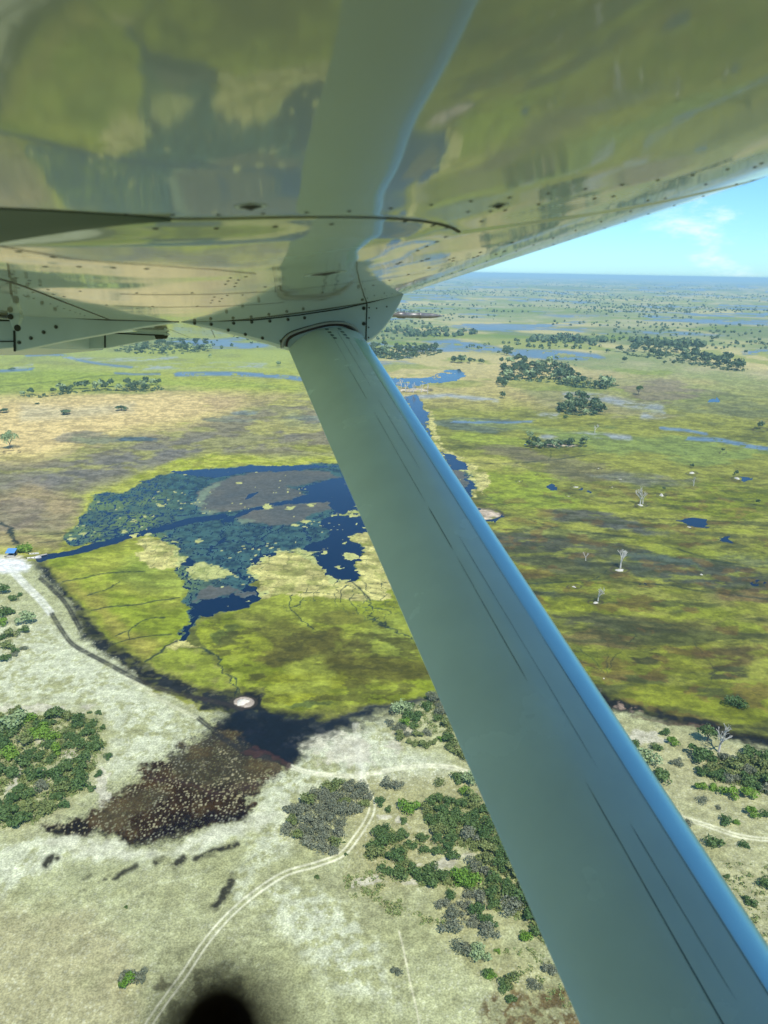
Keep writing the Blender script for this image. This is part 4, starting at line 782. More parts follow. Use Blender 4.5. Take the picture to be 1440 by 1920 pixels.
# --- the dark rounded thing close to the lens at the lower edge
kd = C2W @ np.array([(408 - 720) / FPX, (960 - 1950) / FPX, -1.0]) * .036
kx, ky, kz = (C2W @ np.array(a) for a in ([1, 0, 0], [0, 1, 0], [0, 0, 1]))
v = []; f = []; n = 28
kp = [(0, .0078), (.0032, .0072), (.0056, .0055), (.0072, .0028), (.0078, -.0004), (.0072, -.0038), (.0060, -.0060), (.0046, -.0085), (.0040, -.020), (.0045, -.035)]
for i, (r, h) in enumerate(kp):
    for j in range(n): t = 2 * math.pi * j / n; v.append((kx * r * math.cos(t) + kz * r * .8 * math.sin(t) + ky * h) * .43)
    if i: f += [((i - 1) * n + j, i * n + j, i * n + (j + 1) % n, (i - 1) * n + (j + 1) % n) for j in range(n)]
f.append(tuple((len(kp) - 1) * n + j for j in range(n)))
knob = link_mesh("knob", v, f, mat("black_knob", (0.018, 0.007, 0.004), .6, .1), None, True); knob.location = tuple(EYE + kd)
tag(knob, "black rounded out-of-focus knob close to the lens at the bottom edge", "knob")
# ------------------------------------------------------------------ vegetation: leaf-clump crowns, shared meshes, one object per plant
rng = random.Random(11)
def leafmat(name, c1, c2, rough=.6):
    m = mat(name, c1, rough, .25); nt = m.node_tree; b = nt.nodes['Principled BSDF']
    oi = nt.nodes.new('ShaderNodeObjectInfo'); t = nt.nodes.new('ShaderNodeTexCoord'); n = nt.nodes.new('ShaderNodeTexNoise'); n.inputs['Scale'].default_value = 1.1; n.inputs['Detail'].default_value = 3
    nt.links.new(t.outputs['Object'], n.inputs['Vector'])
    a = nt.nodes.new('ShaderNodeMath'); a.operation = 'MULTIPLY_ADD'; a.inputs[1].default_value = .55; nt.links.new(oi.outputs['Random'], a.inputs[0])
    mr = nt.nodes.new('ShaderNodeMapRange'); mr.inputs['From Min'].default_value = .3; mr.inputs['From Max'].default_value = .7; mr.inputs['To Min'].default_value = 0; mr.inputs['To Max'].default_value = .45
    nt.links.new(n.outputs[0], mr.inputs[0]); nt.links.new(mr.outputs[0], a.inputs[2])
    mx = nt.nodes.new('ShaderNodeMix'); mx.data_type = 'RGBA'; mx.inputs['A'].default_value = (*c1, 1); mx.inputs['B'].default_value = (*c2, 1)
    nt.links.new(a.outputs[0], mx.inputs['Factor']); nt.links.new(mx.outputs['Result'], b.inputs['Base Color']); return m
LEAF = {'dark': leafmat('dark_leaves', (0.050, 0.108, 0.028), (0.115, 0.175, 0.048)), 'bright': leafmat('bright_leaves', (0.100, 0.210, 0.022), (0.175, 0.285, 0.034)),
        'pale': leafmat('pale_leaves', (0.21, 0.29, 0.125), (0.31, 0.39, 0.19)), 'grey': leafmat('grey_twigs', (0.125, 0.145, 0.085), (0.21, 0.225, 0.145)),
        'olive': leafmat('olive_leaves', (0.115, 0.160, 0.045), (0.20, 0.235, 0.075)), 'far': leafmat('far_leaves', (0.050, 0.096, 0.040), (0.110, 0.162, 0.074))}
bark = noisy(mat('grey_bark', (0.13, 0.11, 0.085), .9, .2), 6, .3); deadwood = noisy(mat('bleached_wood', (0.50, 0.48, 0.42), .9, .2), 5, .2)
def crown_mesh(name, m, seed, n, lobes, leaf, flat=.7, base=0.0, wide=1.0):
    """unit crown (radius about 1, standing on z = base): many small leaf clumps over and inside several lobes"""
    r = np.random.RandomState(seed); L = []
    for k in range(lobes):
        a = r.rand() * 6.283; d = math.sqrt(r.rand()) * .62 * wide
        L.append((d * math.cos(a), d * math.sin(a), base + flat * (.45 + .75 * r.rand() * (1 - .5 * d)), .30 + .26 * r.rand()))
    V = np.zeros((n * 4, 3)); i = 0
    for k in range(n):
        lx, ly, lz, lr = L[r.randint(lobes)]
        u = r.normal(size=3); u /= np.linalg.norm(u); u[2] = abs(u[2]) * .9 - .25 if r.rand() < .75 else u[2]
        rad = lr * (.72 + .36 * r.rand()) if r.rand() < .8 else lr * r.rand()
        p = np.array([lx, ly, lz]) + u * rad * np.array([1, 1, .85]); p[2] = max(p[2], base * .5 + .03)
        nn = u + r.normal(size=3) * .55; nn /= np.linalg.norm(nn)
        t = np.cross(nn, [0, 0, 1.0]) + 1e-3; t /= np.linalg.norm(t); b = np.cross(nn, t); s = leaf * (.6 + .8 * r.rand())
        q = .55 + .5 * r.rand(4)
        V[i:i + 4] = [p - t * s * q[0], p - b * s * .8 * q[1], p + t * s * q[2], p + b * s * .8 * q[3]]; i += 4
    me = bpy.data.meshes.new(name); F = np.arange(n * 4).reshape(n, 4)
    me.from_pydata(V.tolist(), [], F.tolist()); me.materials.append(m); return me
def limb(v, f, a, b, r0, r1, n=5):
    a = np.array(a, float); b = np.array(b, float); d = b - a; d /= np.linalg.norm(d) + 1e-9
    t = np.cross(d, [.3, .2, 1.0]); t /= np.linalg.norm(t) + 1e-9; w = np.cross(d, t); o = len(v)
    for p, r in ((a, r0), (b, r1)):
        for j in range(n): g = 6.283 * j / n; v.append(tuple(p + (t * math.cos(g) + w * math.sin(g)) * r))
    f += [(o + j, o + (j + 1) % n, o + n + (j + 1) % n, o + n + j) for j in range(n)]
def trunk_mesh(name, seed, h=.9, r=.07, m=bark):
    q = random.Random(seed); v, f = [], []; p = (0, 0, -.06); k = (q.uniform(-.08, .08), q.uniform(-.08, .08), h * .5); limb(v, f, p, k, r, r * .7)
    for i in range(5):
        a = q.uniform(0, 6.28); e = (k[0] + .42 * math.cos(a), k[1] + .42 * math.sin(a), h * q.uniform(.85, 1.15)); limb(v, f, k, e, r * .55, r * .18)
    me = bpy.data.meshes.new(name); me.from_pydata(v, [], f); me.materials.append(m); return me
def dead_mesh(name, seed, depth=5):
    q = random.Random(seed); v, f = [], []
    def grow(p, d, L, r, k):
        e = p + d * L; limb(v, f, p, e, r, r * .66, 5)
        if k == 0: return
        for i in range(q.choice((2, 2, 3))):
            nd = d + np.array([q.uniform(-.75, .75), q.uniform(-.75, .75), q.uniform(-.15, .5)]); nd /= np.linalg.norm(nd); grow(e, nd, L * q.uniform(.55, .85), r * .66, k - 1)
    grow(np.array([0, 0, -.03]), np.array([q.uniform(-.1, .1), q.uniform(-.1, .1), 1.0]), .34, .06, depth)
    me = bpy.data.meshes.new(name); me.from_pydata(v, [], f); me.materials.append(deadwood); return me
CROWN = {}
for kind, n, lf in (('dark', 620, .105), ('bright', 620, .105), ('pale', 680, .10), ('grey', 620, .085), ('olive', 560, .10)):
    CROWN[kind] = [crown_mesh(kind + '_crown', LEAF[kind], 100 + 13 * k + len(kind), n, 5 + k % 4, lf, .62 + .1 * (k % 3)) for k in range(6)]
CROWN['tall'] = [crown_mesh('tall_crown', LEAF['dark'], 300 + k, 700, 7, .10, .8, .55, .9) for k in range(5)]
CROWN['tallpale'] = [crown_mesh('tall_pale_crown', LEAF['pale'], 340 + k, 700, 8, .09, .8, .55, .95) for k in range(3)]
CROWN['mid'] = [crown_mesh('grove_crown', LEAF['far'], 400 + k, 170, 4 + k % 3, .20, .75, .28, .9) for k in range(7)]
CROWN['midpale'] = [crown_mesh('grove_pale_crown', LEAF['pale'], 440 + k, 150, 5, .19, .75, .28, .9) for k in range(3)]
TRUNK = [trunk_mesh('trunk', 60 + k) for k in range(4)]
DEAD = [dead_mesh('dead_branches', 80 + k) for k in range(5)]
def put(name, me, x, y, z, s, rz, zs=1.0, parent=None):
    o = bpy.data.objects.new(name, me); COL.objects.link(o)
    if parent: o.parent = parent
    else: o.location = (x, y, z); o.rotation_euler = (0, 0, rz); o.scale = (s, s, s * zs)
    return o
def plant(kind, x, y, R, label, group=None, cat=None, zs=1.0):
    """kind of crown, place, crown radius in metres"""
    rz = rng.uniform(0, 6.28)
    if kind in ('tall', 'tallpale', 'bigpale'):
        root = empty('tree', (x, y, .05)); root.rotation_euler = (0, 0, rz); root.scale = (R, R, R * zs)
        put('trunk', rng.choice(TRUNK), 0, 0, 0, 1, 0, 1, root); put('crown', rng.choice(CROWN[kind]), 0, 0, 0, 1, 0, 1, root)
        return tag(root, label, cat or 'tree', group)
    o = put('tree' if kind in ('mid', 'midpale') else 'shrub', rng.choice(CROWN[kind]), x, y, .05, R, rz, zs)
    return tag(o, label, cat or ('tree' if kind in ('mid', 'midpale') else 'shrub'), group)
def inside(p, poly):
    x, y = p; c = False; n = len(poly)
    for i in range(n):
        x0, y0 = poly[i]; x1, y1 = poly[(i + 1) % n]
        if (y0 > y) != (y1 > y) and x < (x1 - x0) * (y - y0) / (y1 - y0) + x0: c = not c
    return c
def thicket(poly, count, kinds, size, label, group, gap=.75, zs=(.85, 1.2), avoid=(), labels=None):
    """fill a mapped patch of bush with single plants, dart-throwing so that crowns only partly overlap"""
    pts = []; tries = 0; xs = [p[0] for p in poly]; ys = [p[1] for p in poly]
    while len(pts) < count and tries < count * 60:
        tries += 1; p = (rng.uniform(min(xs), max(xs)), rng.uniform(min(ys), max(ys)))
        if not inside(p, poly) or any(inside(p, a) for a in avoid): continue
        g = ground_point(*p); R = rng.uniform(*size)
        if any((g[0] - h[0]) ** 2 + (g[1] - h[1]) ** 2 < (gap * (R + h[2])) ** 2 for h in pts): continue
        pts.append((g[0], g[1], R))
    for x, y, R in pts:
        k = rng.choices([a for a, b in kinds], [b for a, b in kinds])[0]
        plant(k, x, y, R, (labels or {}).get(k, label), (labels and k in labels and group + ', ' + {'grey': 'grey ones', 'bright': 'bright green ones', 'pale': 'pale ones', 'olive': 'olive ones', 'tall': 'trees', 'mid': 'dark ones', 'midpale': 'pale ones'}.get(k, 'dark ones')) or group, zs=rng.uniform(*zs))
def one(kind, px, py, wpx, label, zs=1.0, group=None):
    """a plant whose crown is centred on a photo pixel and wpx pixels wide"""
    g = ground_point(px, py + wpx * .16); d = math.hypot(math.hypot(*g), ALT); return plant(kind, g[0], g[1], wpx / 2 * d / FPX * 1.02, label, group, zs=zs)
SCRUB = []
# the wood on the left
WOOD = [(-40, 1345), (40, 1335), (60, 1345), (150, 1340), (185, 1355), (195, 1400), (175, 1440), (165, 1470), (150, 1490), (110, 1500), (100, 1525), (60, 1545), (0, 1555), (-40, 1555)]
GAPS = [[(-20, 1380), (80, 1380), (78, 1392), (-20, 1390)], [(0, 1500), (20, 1470), (35, 1430), (45, 1432), (30, 1480), (8, 1505)], [(80, 1440), (140, 1420), (140, 1432), (85, 1450)]]
thicket(WOOD, 66, [('dark', 6), ('olive', 1.5), ('grey', .8), ('bright', .5)], (2.1, 3.7), 'dark green shrub packed into the wood on the left sand shore', 'shrubs of the wood on the left', .62, avoid=GAPS,
        labels={'grey': 'grey-green shrub among dark ones in the wood on the left sand shore', 'bright': 'brighter green shrub among dark ones in the wood on the left sand shore', 'olive': 'olive green shrub in the wood on the left sand shore'})
one('pale', 35, 1352, 66, 'large pale green spreading crown at the top of the left wood', .8)
one('bright', 75, 1372, 44, 'bright green bush just below the large pale crown in the left wood', .8)
for (x, y, w, l) in [(168, 1338, 11, 'smaller of two round bushes off the upper right corner of the left wood'), (186, 1338, 15, 'larger of two round bushes off the upper right corner of the left wood'), (195, 1364, 17, 'round bush on pale sand at the right edge of the left wood, upper'),
                     (204, 1421, 19, 'round dark bush standing apart right of the left wood'), (185, 1452, 20, 'dark bush on the right edge of the left wood, below the round one'), (171, 1480, 19, 'round dark bush on sand below the right edge of the left wood'), (119, 1511, 26, 'mid green bush at the lower right corner of the left wood')]: one('dark', x, y, w, l)
# left edge by the landing
for k, x, y, w, l in [('dark', 4, 1110, 30, 'dark bush at the left edge nearest the landing'), ('dark', 20, 1124, 24, 'dark bush beside the pale track below the landing'), ('dark', 37, 1116, 14, 'small round dark bush left of the pale track'), ('dark', 12, 1150, 34, 'large round dark bush at the left edge above the pale crown'), ('bright', 4, 1170, 26, 'bright green bush cut by the left edge of the view'),
                      ('pale', 49, 1165, 38, 'pale green broad crown casting dark shade below the landing'), ('dark', 45, 1184, 22, 'dark bush tucked under the pale broad crown'), ('olive', 20, 1192, 30, 'yellow-olive bush left of and below the pale broad crown'), ('dark', 0, 1196, 22, 'dark bush cut by the left edge, beside the yellow-olive bush'),
                      ('olive', 14, 1212, 32, 'dull green bush in the lower row of the group by the left edge'), ('dark', 30, 1220, 20, 'small dark bush in the lower row by the left edge'), ('grey', 44, 1218, 18, 'grey bush at the lower right of the group by the left edge'), ('dark', 11, 1236, 24, 'round dark bush, lowest of the group by the left edge'), ('grey', 27, 1229, 16, 'grey bush beside the lowest round dark bush'),
                      ('grey', 243, 1836, 40, 'grey-green bush behind the bright one in open grassland'), ('bright', 238, 1845, 36, 'bright green bush alone in open grassland near the lower left')]: one(k, x, y, w, l)
one('grey', 270, 1830, 34, 'dark grey bush touching the lone bright green bush in grassland')
one('dark', 236, 1702, 9, 'tiny dark bush alone on the grass above the lone bright bush')
# grey leafless thicket inside the track bend
GREY = [(548, 1510), (590, 1488), (640, 1475), (672, 1472), (690, 1495), (688, 1515), (660, 1530), (640, 1555), (630, 1595), (612, 1612), (575, 1590), (545, 1570), (536, 1540)]
thicket(GREY, 36, [('grey', 6), ('olive', 1.6)], (1.9, 3.0), 'grey leafless shrub in the thicket inside the track bend', 'grey thicket inside the track bend', .55, labels={'olive': 'olive green shrub among grey ones inside the track bend'})
# shore thicket left of the strut
one('pale', 752, 1330, 44, 'pale green tree standing at the water edge left of the strut', 1.15)
SH = [(770, 1320), (820, 1312), (850, 1330), (870, 1370), (900, 1440), (860, 1420), (830, 1385), (790, 1370), (755, 1360)]
thicket(SH, 20, [('bright', 2), ('olive', 2), ('dark', 3), ('grey', 1)], (1.9, 3.2), 'dark shrub of the shore thicket left of the strut', 'shore thicket left of the strut', .6, labels={'bright': 'bright green shrub of the shore thicket left of the strut', 'olive': 'olive shrub of the shore thicket left of the strut', 'grey': 'grey shrub of the shore thicket left of the strut'})
thicket([(722, 1360), (760, 1360), (815, 1385), (820, 1400), (780, 1402), (740, 1385)], 12, [('grey', 3), ('olive', 2)], (1.4, 2.3), 'grey low shrub on pale sand below the shore thicket', 'low shrubs below the shore thicket', .6, labels={'olive': 'olive low shrub on pale sand below the shore thicket'})
for k, x, y, w, l in [('bright', 826, 1387, 16, 'small vivid green bush on sand by the shore thicket'), ('pale', 884, 1462, 42, 'large pale silvery crown against the left edge of the strut'), ('dark', 857, 1460, 34, 'dark bush left of the pale silvery crown by the strut'), ('bright', 872, 1488, 28, 'vivid green bush below the pale silvery crown by the strut'), ('bright', 768, 1514, 42, 'big bright green bush right of the track bend'),
                      ('dark', 756, 1540, 20, 'dark bush just below the big bright green bush'), ('dark', 714, 1506, 26, 'dark green bush beside the track bend, upper of two'), ('dark', 730, 1518, 20, 'dark green bush beside the track bend, lower of two'), ('grey', 728, 1468, 36, 'flat grey shrub patch above the track bend', ), ('grey', 745, 1474, 30, 'grey shrub right of the flat grey patch above the track'), ('olive', 826, 1470, 26, 'olive bush beside the dark bush by the strut'),
                      ('dark', 595, 1645, 14, 'small dark bush just below the curving track'), ('dark', 649, 1603, 9, 'tiny dark bush on the track edge at the bend'), ('dark', 645, 1580, 7, 'tiny dark bush inside the track bend'), ('bright', 988, 1757, 30, 'bright green bush with a dark shadow near the strut, lower thicket'), ('grey', 868, 1785, 44, 'dark grey bush beside a pale grey one, lower right grassland'), ('pale', 900, 1790, 42, 'pale grey-green crown beside the dark grey bush'), ('grey', 845, 1742, 46, 'large leafless lilac-grey bush in the lower thicket'), ('bright', 933, 1785, 13, 'tiny vivid green bush right of the pale grey-green crown'),
                      ('dark', 916, 1826, 24, 'dark green bush below the pale grey-green crown'), ('bright', 920, 1832, 22, 'mid green bush, lower partner of the dark one below the pale crown'), ('dark', 945, 1850, 26, 'dark bush in a clump near the bottom, left part'), ('olive', 962, 1840, 34, 'olive tree in the clump near the bottom, middle'), ('dark', 958, 1875, 22, 'dark bush lowest in the clump near the bottom'), ('grey', 1000, 1850, 28, 'grey bush right of the clump near the bottom'), ('grey', 742, 1827, 26, 'low brownish bush alone in pale grass by the footpath'), ('grey', 1030, 1825, 34, 'grey low shrub beside the strut near the bottom')]: one(k, x, y, w, l)
TH1 = [(690, 1580), (730, 1565), (745, 1590), (760, 1600), (770, 1650), (745, 1660), (720, 1640), (700, 1620), (682, 1605)]
thicket(TH1, 14, [('dark', 5), ('olive', 1)], (2.0, 3.3), 'dark shrub in the compact clump right of the track, middle', 'compact clump right of the track', .55, labels={'olive': 'olive shrub in the compact clump right of the track'})
TH2 = [(810, 1500), (880, 1495), (930, 1530), (975, 1590), (960, 1600), (900, 1600), (850, 1585), (810, 1560), (790, 1530)]
thicket(TH2, 30, [('dark', 4), ('olive', 2), ('grey', 1.2)], (2.0, 3.2), 'dark shrub in the thicket left of the strut, upper part', 'thicket left of the strut, upper part', .57, labels={'olive': 'olive shrub in the thicket left of the strut, upper part', 'grey': 'grey shrub in the thicket left of the strut, upper part'})
TH3 = [(700, 1555), (770, 1565), (850, 1580), (860, 1615), (800, 1600), (760, 1590), (705, 1572)]
thicket(TH3, 10, [('dark', 4), ('bright', 1)], (1.6, 2.4), 'dark shrub in the loose row below the big bright green bush', 'loose row below the big bright bush', .7, labels={'bright': 'bright shrub in the loose row below the big bright green bush'})
TH4 = [(770, 1630), (840, 1640), (900, 1620), (960, 1600), (990, 1620), (1020, 1690), (1045, 1760), (1020, 1770), (990, 1730), (930, 1710), (880, 1660), (790, 1665)]
thicket(TH4, 38, [('dark', 6), ('olive', 1.4), ('bright', 1), ('grey', 1.2)], (2.0, 3.4), 'dark shrub in the thicket left of the strut, lower part', 'thicket left of the strut, lower part', .57, labels={'olive': 'olive shrub in the thicket left of the strut, lower part', 'grey': 'grey shrub in the thicket left of the strut, lower part', 'bright': 'bright green shrub in the thicket left of the strut, lower part'})
TH5 = [(830, 1690), (880, 1660), (905, 1690), (900, 1720), (930, 1745), (920, 1760), (870, 1730), (835, 1720)]
thicket(TH5, 12, [('grey', 5), ('dark', 2)], (1.8, 2.8), 'grey shrub of the lilac-grey patch, lower thicket', 'lilac-grey patch in the lower thicket', .6, labels={'dark': 'dark shrub of the lilac-grey patch, lower thicket'})
SCRUB.append(([(640, 1640), (700, 1620), (730, 1650), (720, 1680), (760, 1690), (840, 1735), (800, 1740), (720, 1710), (650, 1680)], 70, .5, 1.2))
SCRUB.append(([(940, 1780), (1050, 1780), (1100, 1880), (1060, 1900), (980, 1840)], 90, .4, .9))
# right of the strut
for k, x, y, w, l in [('pale', 1208, 1425, 52, 'large pale silvery crown right of the strut on the near shore'), ('dark', 1232, 1455, 44, 'dark round bush right below the large silvery crown'), ('dark', 1232, 1405, 26, 'dark bush behind the large silvery crown'), ('dark', 1190, 1395, 22, 'small dark bush left of the silvery crown, against the strut'), ('dark', 1246, 1374, 24, 'dark bush with shadow on the sand near the right shore'), ('bright', 1260, 1392, 26, 'small vivid green bush on the sand, right shore'),
                      ('tall', 1325, 1385, 40, 'tall dark tree beside the bleached dead tree on the right shore'), ('dark', 1310, 1418, 48, 'broad dark bush below the bleached dead tree'), ('grey', 1268, 1432, 26, 'grey leaning dead bush on dry grass, right of the dark round bush'), ('bright', 1312, 1478, 26, 'vivid green bush, left end of the right thicket lower edge'), ('bright', 1335, 1478, 22, 'vivid green bush second along the right thicket lower edge'), ('bright', 1368, 1490, 34, 'vivid green bush third along the right thicket lower edge'), ('bright', 1402, 1490, 32, 'vivid green bush fourth along the right thicket lower edge'),
                      ('grey', 1315, 1502, 24, 'flat grey-lilac bush under the first vivid green bush'), ('bright', 1409, 1525, 28, 'bright green bush with shadow above the right track'), ('dark', 1432, 1530, 20, 'dark bush at the right edge above the track'), ('dark', 1358, 1540, 28, 'dark bush with shadow above the right track, left of the bright one'), ('bright', 1380, 1541, 16, 'small bright bush attached to the dark bush above the right track'), ('grey', 1288, 1545, 22, 'grey low bush against the strut above the right track'), ('dark', 1342, 1585, 36, 'dark irregular bush just below the right track'), ('dark', 1394, 1586, 22, 'small dark bush below the right track, beside the irregular one'),
                      ('dark', 1405, 1690, 26, 'dark low bush at the lower right edge'), ('dark', 1436, 1660, 34, 'large dark bush cut by the right edge, lower'), ('dark', 1362, 1644, 14, 'tiny dark bush among scrub, lower right'), ('dark', 1300, 1600, 14, 'tiny dark bush beside the strut below the right track'), ('grey', 1345, 1516, 14, 'small brown-grey bush left of the bright bush above the track'), ('dark', 1378, 1318, 38, 'low dark shrub patch out in the green marsh at the right')]: one(k, x, y, w, l)
TR = [(1335, 1420), (1380, 1425), (1400, 1415), (1450, 1420), (1480, 1440), (1480, 1490), (1430, 1490), (1390, 1475), (1340, 1465), (1310, 1455)]
thicket(TR, 24, [('dark', 4), ('olive', 2), ('grey', 2)], (2.2, 3.6), 'dark shrub of the thicket on the right shore', 'thicket on the right shore', .57, labels={'olive': 'olive shrub of the thicket on the right shore', 'grey': 'grey shrub of the thicket on the right shore'})
SCRUB.append(([(1300, 1600), (1345, 1620), (1440, 1620), (1470, 1700), (1440, 1780), (1380, 1700), (1330, 1640)], 110, .4, 1.0))
FARW = []
# --- groves of the middle distance
def grove(poly, n, size, label, pale=.15, gap=.55, zs=(.9, 1.35), group=None):
    thicket(poly, n, [('mid', 1 - pale), ('midpale', pale)], size, label, group or label.replace('tree', 'trees', 1), gap, zs, labels={'midpale': 'pale ' + label.replace('dark ', '')} if pale else None)
grove([(935, 700), (960, 680), (1000, 678), (1050, 690), (1090, 705), (1130, 715), (1160, 722), (1140, 732), (1080, 725), (1020, 715), (950, 712)], 60, (5.5, 9.5), 'dark tree of the long grove reaching to the single tree', .2, .42)
grove([(925, 715), (965, 712), (970, 725), (930, 727)], 8, (4, 7), 'dark tree of the small clump at the near left foot of the long grove', .1)
grove([(845, 675), (900, 676), (905, 684), (850, 684)], 10, (4, 8), 'dark tree of the row by the blue channel', .1)
grove([(922, 660), (965, 660), (965, 668), (925, 668)], 8, (4, 7), 'dark tree of the small row left of the far lake', .1)
grove([(1042, 765), (1060, 752), (1085, 748), (1110, 758), (1135, 770), (1125, 780), (1080, 780), (1050, 776)], 26, (4.5, 7.5), 'dark tree of the compact grove alone in the marsh', .2)
grove([(985, 838), (1000, 832), (1060, 832), (1090, 830), (1102, 838), (1050, 842), (1000, 842)], 22, (2.4, 4.0), 'grey-green tree of the narrow sand island in the marsh', .4)
grove([(690, 668), (700, 652), (760, 645), (830, 655), (825, 664), (780, 672), (740, 676)], 40, (5, 9.5), 'dark tree of the grove right behind the strut top', .15)
FARW.append(([(960, 640), (1050, 632), (1160, 640), (1150, 645), (1040, 645)], 70))
grove([(1160, 660), (1190, 648), (1260, 650), (1330, 668), (1410, 692), (1400, 700), (1330, 690), (1250, 675), (1190, 668)], 44, (6.5, 11), 'dark tree of the long far grove at the right', .1)
FARW.append(([(1180, 640), (1330, 645), (1320, 652), (1200, 648)], 60))
FARW.append(([(720, 620), (830, 618), (900, 625), (860, 632), (740, 632)], 50))
grove([(210, 658), (250, 645), (330, 640), (390, 642), (395, 660), (330, 665), (250, 664)], 34, (5, 9), 'dark tree of the wood under the wing on the left', .15)
grove([(40, 742), (110, 734), (160, 728), (230, 724), (300, 722), (308, 732), (260, 736), (200, 732), (130, 738), (70, 747)], 28, (4.0, 6.8), 'dark tree of the row along the tan plain, left', .15, .5)
for px, py, w, k, l in [(19, 837, 30, 'tallpale', 'olive tree alone on a sandy spit at the left edge'), (8, 770, 24, 'mid', 'low dark bush at the left edge of the tan plain'), (128, 773, 30, 'mid', 'low wide dark bush left of centre on the tan plain'), (226, 766, 30, 'mid', 'low wide dark bush right of centre on the tan plain'), (70, 757, 10, 'mid', 'small dark bush just below the row along the tan plain'),
                        (1197, 738, 16, 'tall', 'single umbrella-shaped tree beyond the long grove'), (1061, 782, 14, 'tall', 'single tree standing below the compact grove'), (992, 825, 18, 'tallpale', 'tallest tree on the narrow sand island, left end'), (1098, 830, 16, 'tallpale', 'tall grey tree on the narrow sand island, right end'), (942, 745, 14, 'mid', 'small dark bush alone in the marsh near the channel'), (23, 692, 16, 'mid', 'dark tree standing in shallow water at the left edge'), (1425, 802, 14, 'mid', 'dark bush on a sand islet at the right edge'),
                        (1297, 876, 9, 'mid', 'dark palm-like tree on a sand islet, far right marsh'), (1380, 890, 11, 'mid', 'dark tree on the sand islet beside a small blue pool'), (1244, 920, 9, 'mid', 'dark tree on the conical sand islet'), (1420, 946, 12, 'mid', 'grey-green bush in the marsh at the right edge'), (1355, 846, 7, 'mid', 'small dark bush on a tiny islet at the far right')]:
    one(k, px, py, w, l, .45 if 'low' in l else 1.3)
one('bright', 48, 1028, 34, 'broad dark green tree right of the blue-roofed hut', .9)
# lone trees standing about the far plain: the largest ones singly
cand = []
while len(cand) < 250:
    px = rng.uniform(690, 1460) if rng.random() < .85 else rng.uniform(-20, 560); py = rng.uniform(575, 690)
    if px < 640 and py < 660: continue
    if fbm(np.array([px * .02]), np.array([py * .09]), 1.0, 5)[0] < .40: continue
    g = ground_point(px, py); cand.append((g[0], g[1]))
for x, y in cand[:48]: plant('mid' if rng.random() < .8 else 'midpale', x, y, rng.uniform(2.5, 5.5), 'small dark tree dotted singly over the far plain', 'single trees of the far plain', zs=rng.uniform(1, 1.5))
# --- dead white trees on their islets
def dead(px, py, hpx, label, k):
    g = ground_point(px, py); d = math.hypot(math.hypot(*g), ALT); h = hpx * d / FPX * 1.1
    o = put('dead_tree', DEAD[k], g[0], g[1], .1, h, rng.uniform(0, 6), 1.0); o.scale = (h * .75, h * .75, h); return tag(o, label, 'dead tree')
dead(1163, 1066, 34, 'tall bleached dead tree on the largest white islet', 0); dead(1121, 1128, 26, 'leaning bleached dead tree on the dark-rimmed islet below', 1); dead(1200, 946, 28, 'pair of white bare trunks on a small islet, first', 2); dead(1205, 945, 24, 'pair of white bare trunks on a small islet, second', 3)
dead(1300, 912, 14, 'thin bleached dead tree below the palm islet', 4); dead(1115, 812, 14, 'small bleached dead tree beyond the narrow sand island', 1); dead(1347, 1412, 48, 'bleached dead tree leaning out on the right shore', 2); dead(1098, 1052, 18, 'faint dead tree in dark weed left of the largest white islet', 3)
for i, (x, y) in enumerate([(746, 732), (760, 735), (775, 736), (790, 735), (802, 738), (752, 728)]): dead(x, y, 16, 'grey dead tree of the burnt stand beside the blue channel', i % 5)['group'] = 'burnt stand beside the blue channel'
# fallen log
v, f = [], []
g0 = ground_point(868, 1890); g1 = ground_point(888, 1903); limb(v, f, (*g0, .15), (*g1, .12), .16, .07); limb(v, f, (*((g0 + g1) / 2), .2), (*((g0 + g1) / 2 + np.array([.8, .5])), .5), .07, .03)
tag(link_mesh('fallen_log', v, f, deadwood), 'bleached fallen log lying in the grass near the bottom', 'log')
# --- the far woods: too many and too small to tell apart, one mass
NF = 3600; r = np.random.RandomState(3)
py = 512 + 75 * r.rand(NF * 6) ** 1.25; px = r.uniform(-100, 1560, NF * 6)
gx = []; gy = []
for a, b in zip(px, py):
    if b < 516 + (a - 720) * .018 - 2: continue
    g = ground_point(a, b); gx.append(g[0]); gy.append(g[1])
gx = np.array(gx); gy = np.array(gy); keep = (fbm(gx, gy, 1100, 9, 4) * .6 + fbm(gx, gy * 1.0, 300, 19, 4) * .4) > .53
gx = gx[keep][:NF]; gy = gy[keep][:NF]
more = 0; ex = []; ey = []
for k in range(1700):
    a = r.uniform(680, 1500) if r.rand() < .8 else r.uniform(-60, 600); b = r.uniform(560, 655); g = ground_point(a, b)
    if fbm(np.array([g[0]]), np.array([g[1]]), 240, 29, 3)[0] > .54: ex.append(g[0]); ey.append(g[1])
for poly, k in FARW:
    xs = [p[0] for p in poly]; ys = [p[1] for p in poly]; c = 0
    while c < k:
        p = (r.uniform(min(xs), max(xs)), r.uniform(min(ys), max(ys)))
        if inside(p, poly): g = ground_point(*p); ex.append(g[0]); ey.append(g[1]); c += 1
nbig = len(ex)
gx = np.concatenate([gx, ex]); gy = np.concatenate([gy, ey]); nF = len(gx)
SZ = .72 * r.uniform(2.2, 5.5, nF) * (1 + np.hypot(gx, gy) / 9000); SZ[-sum(k for _, k in FARW):] *= 2.0
nl = 14; V = np.zeros((nF, nl, 4, 3), np.float32)
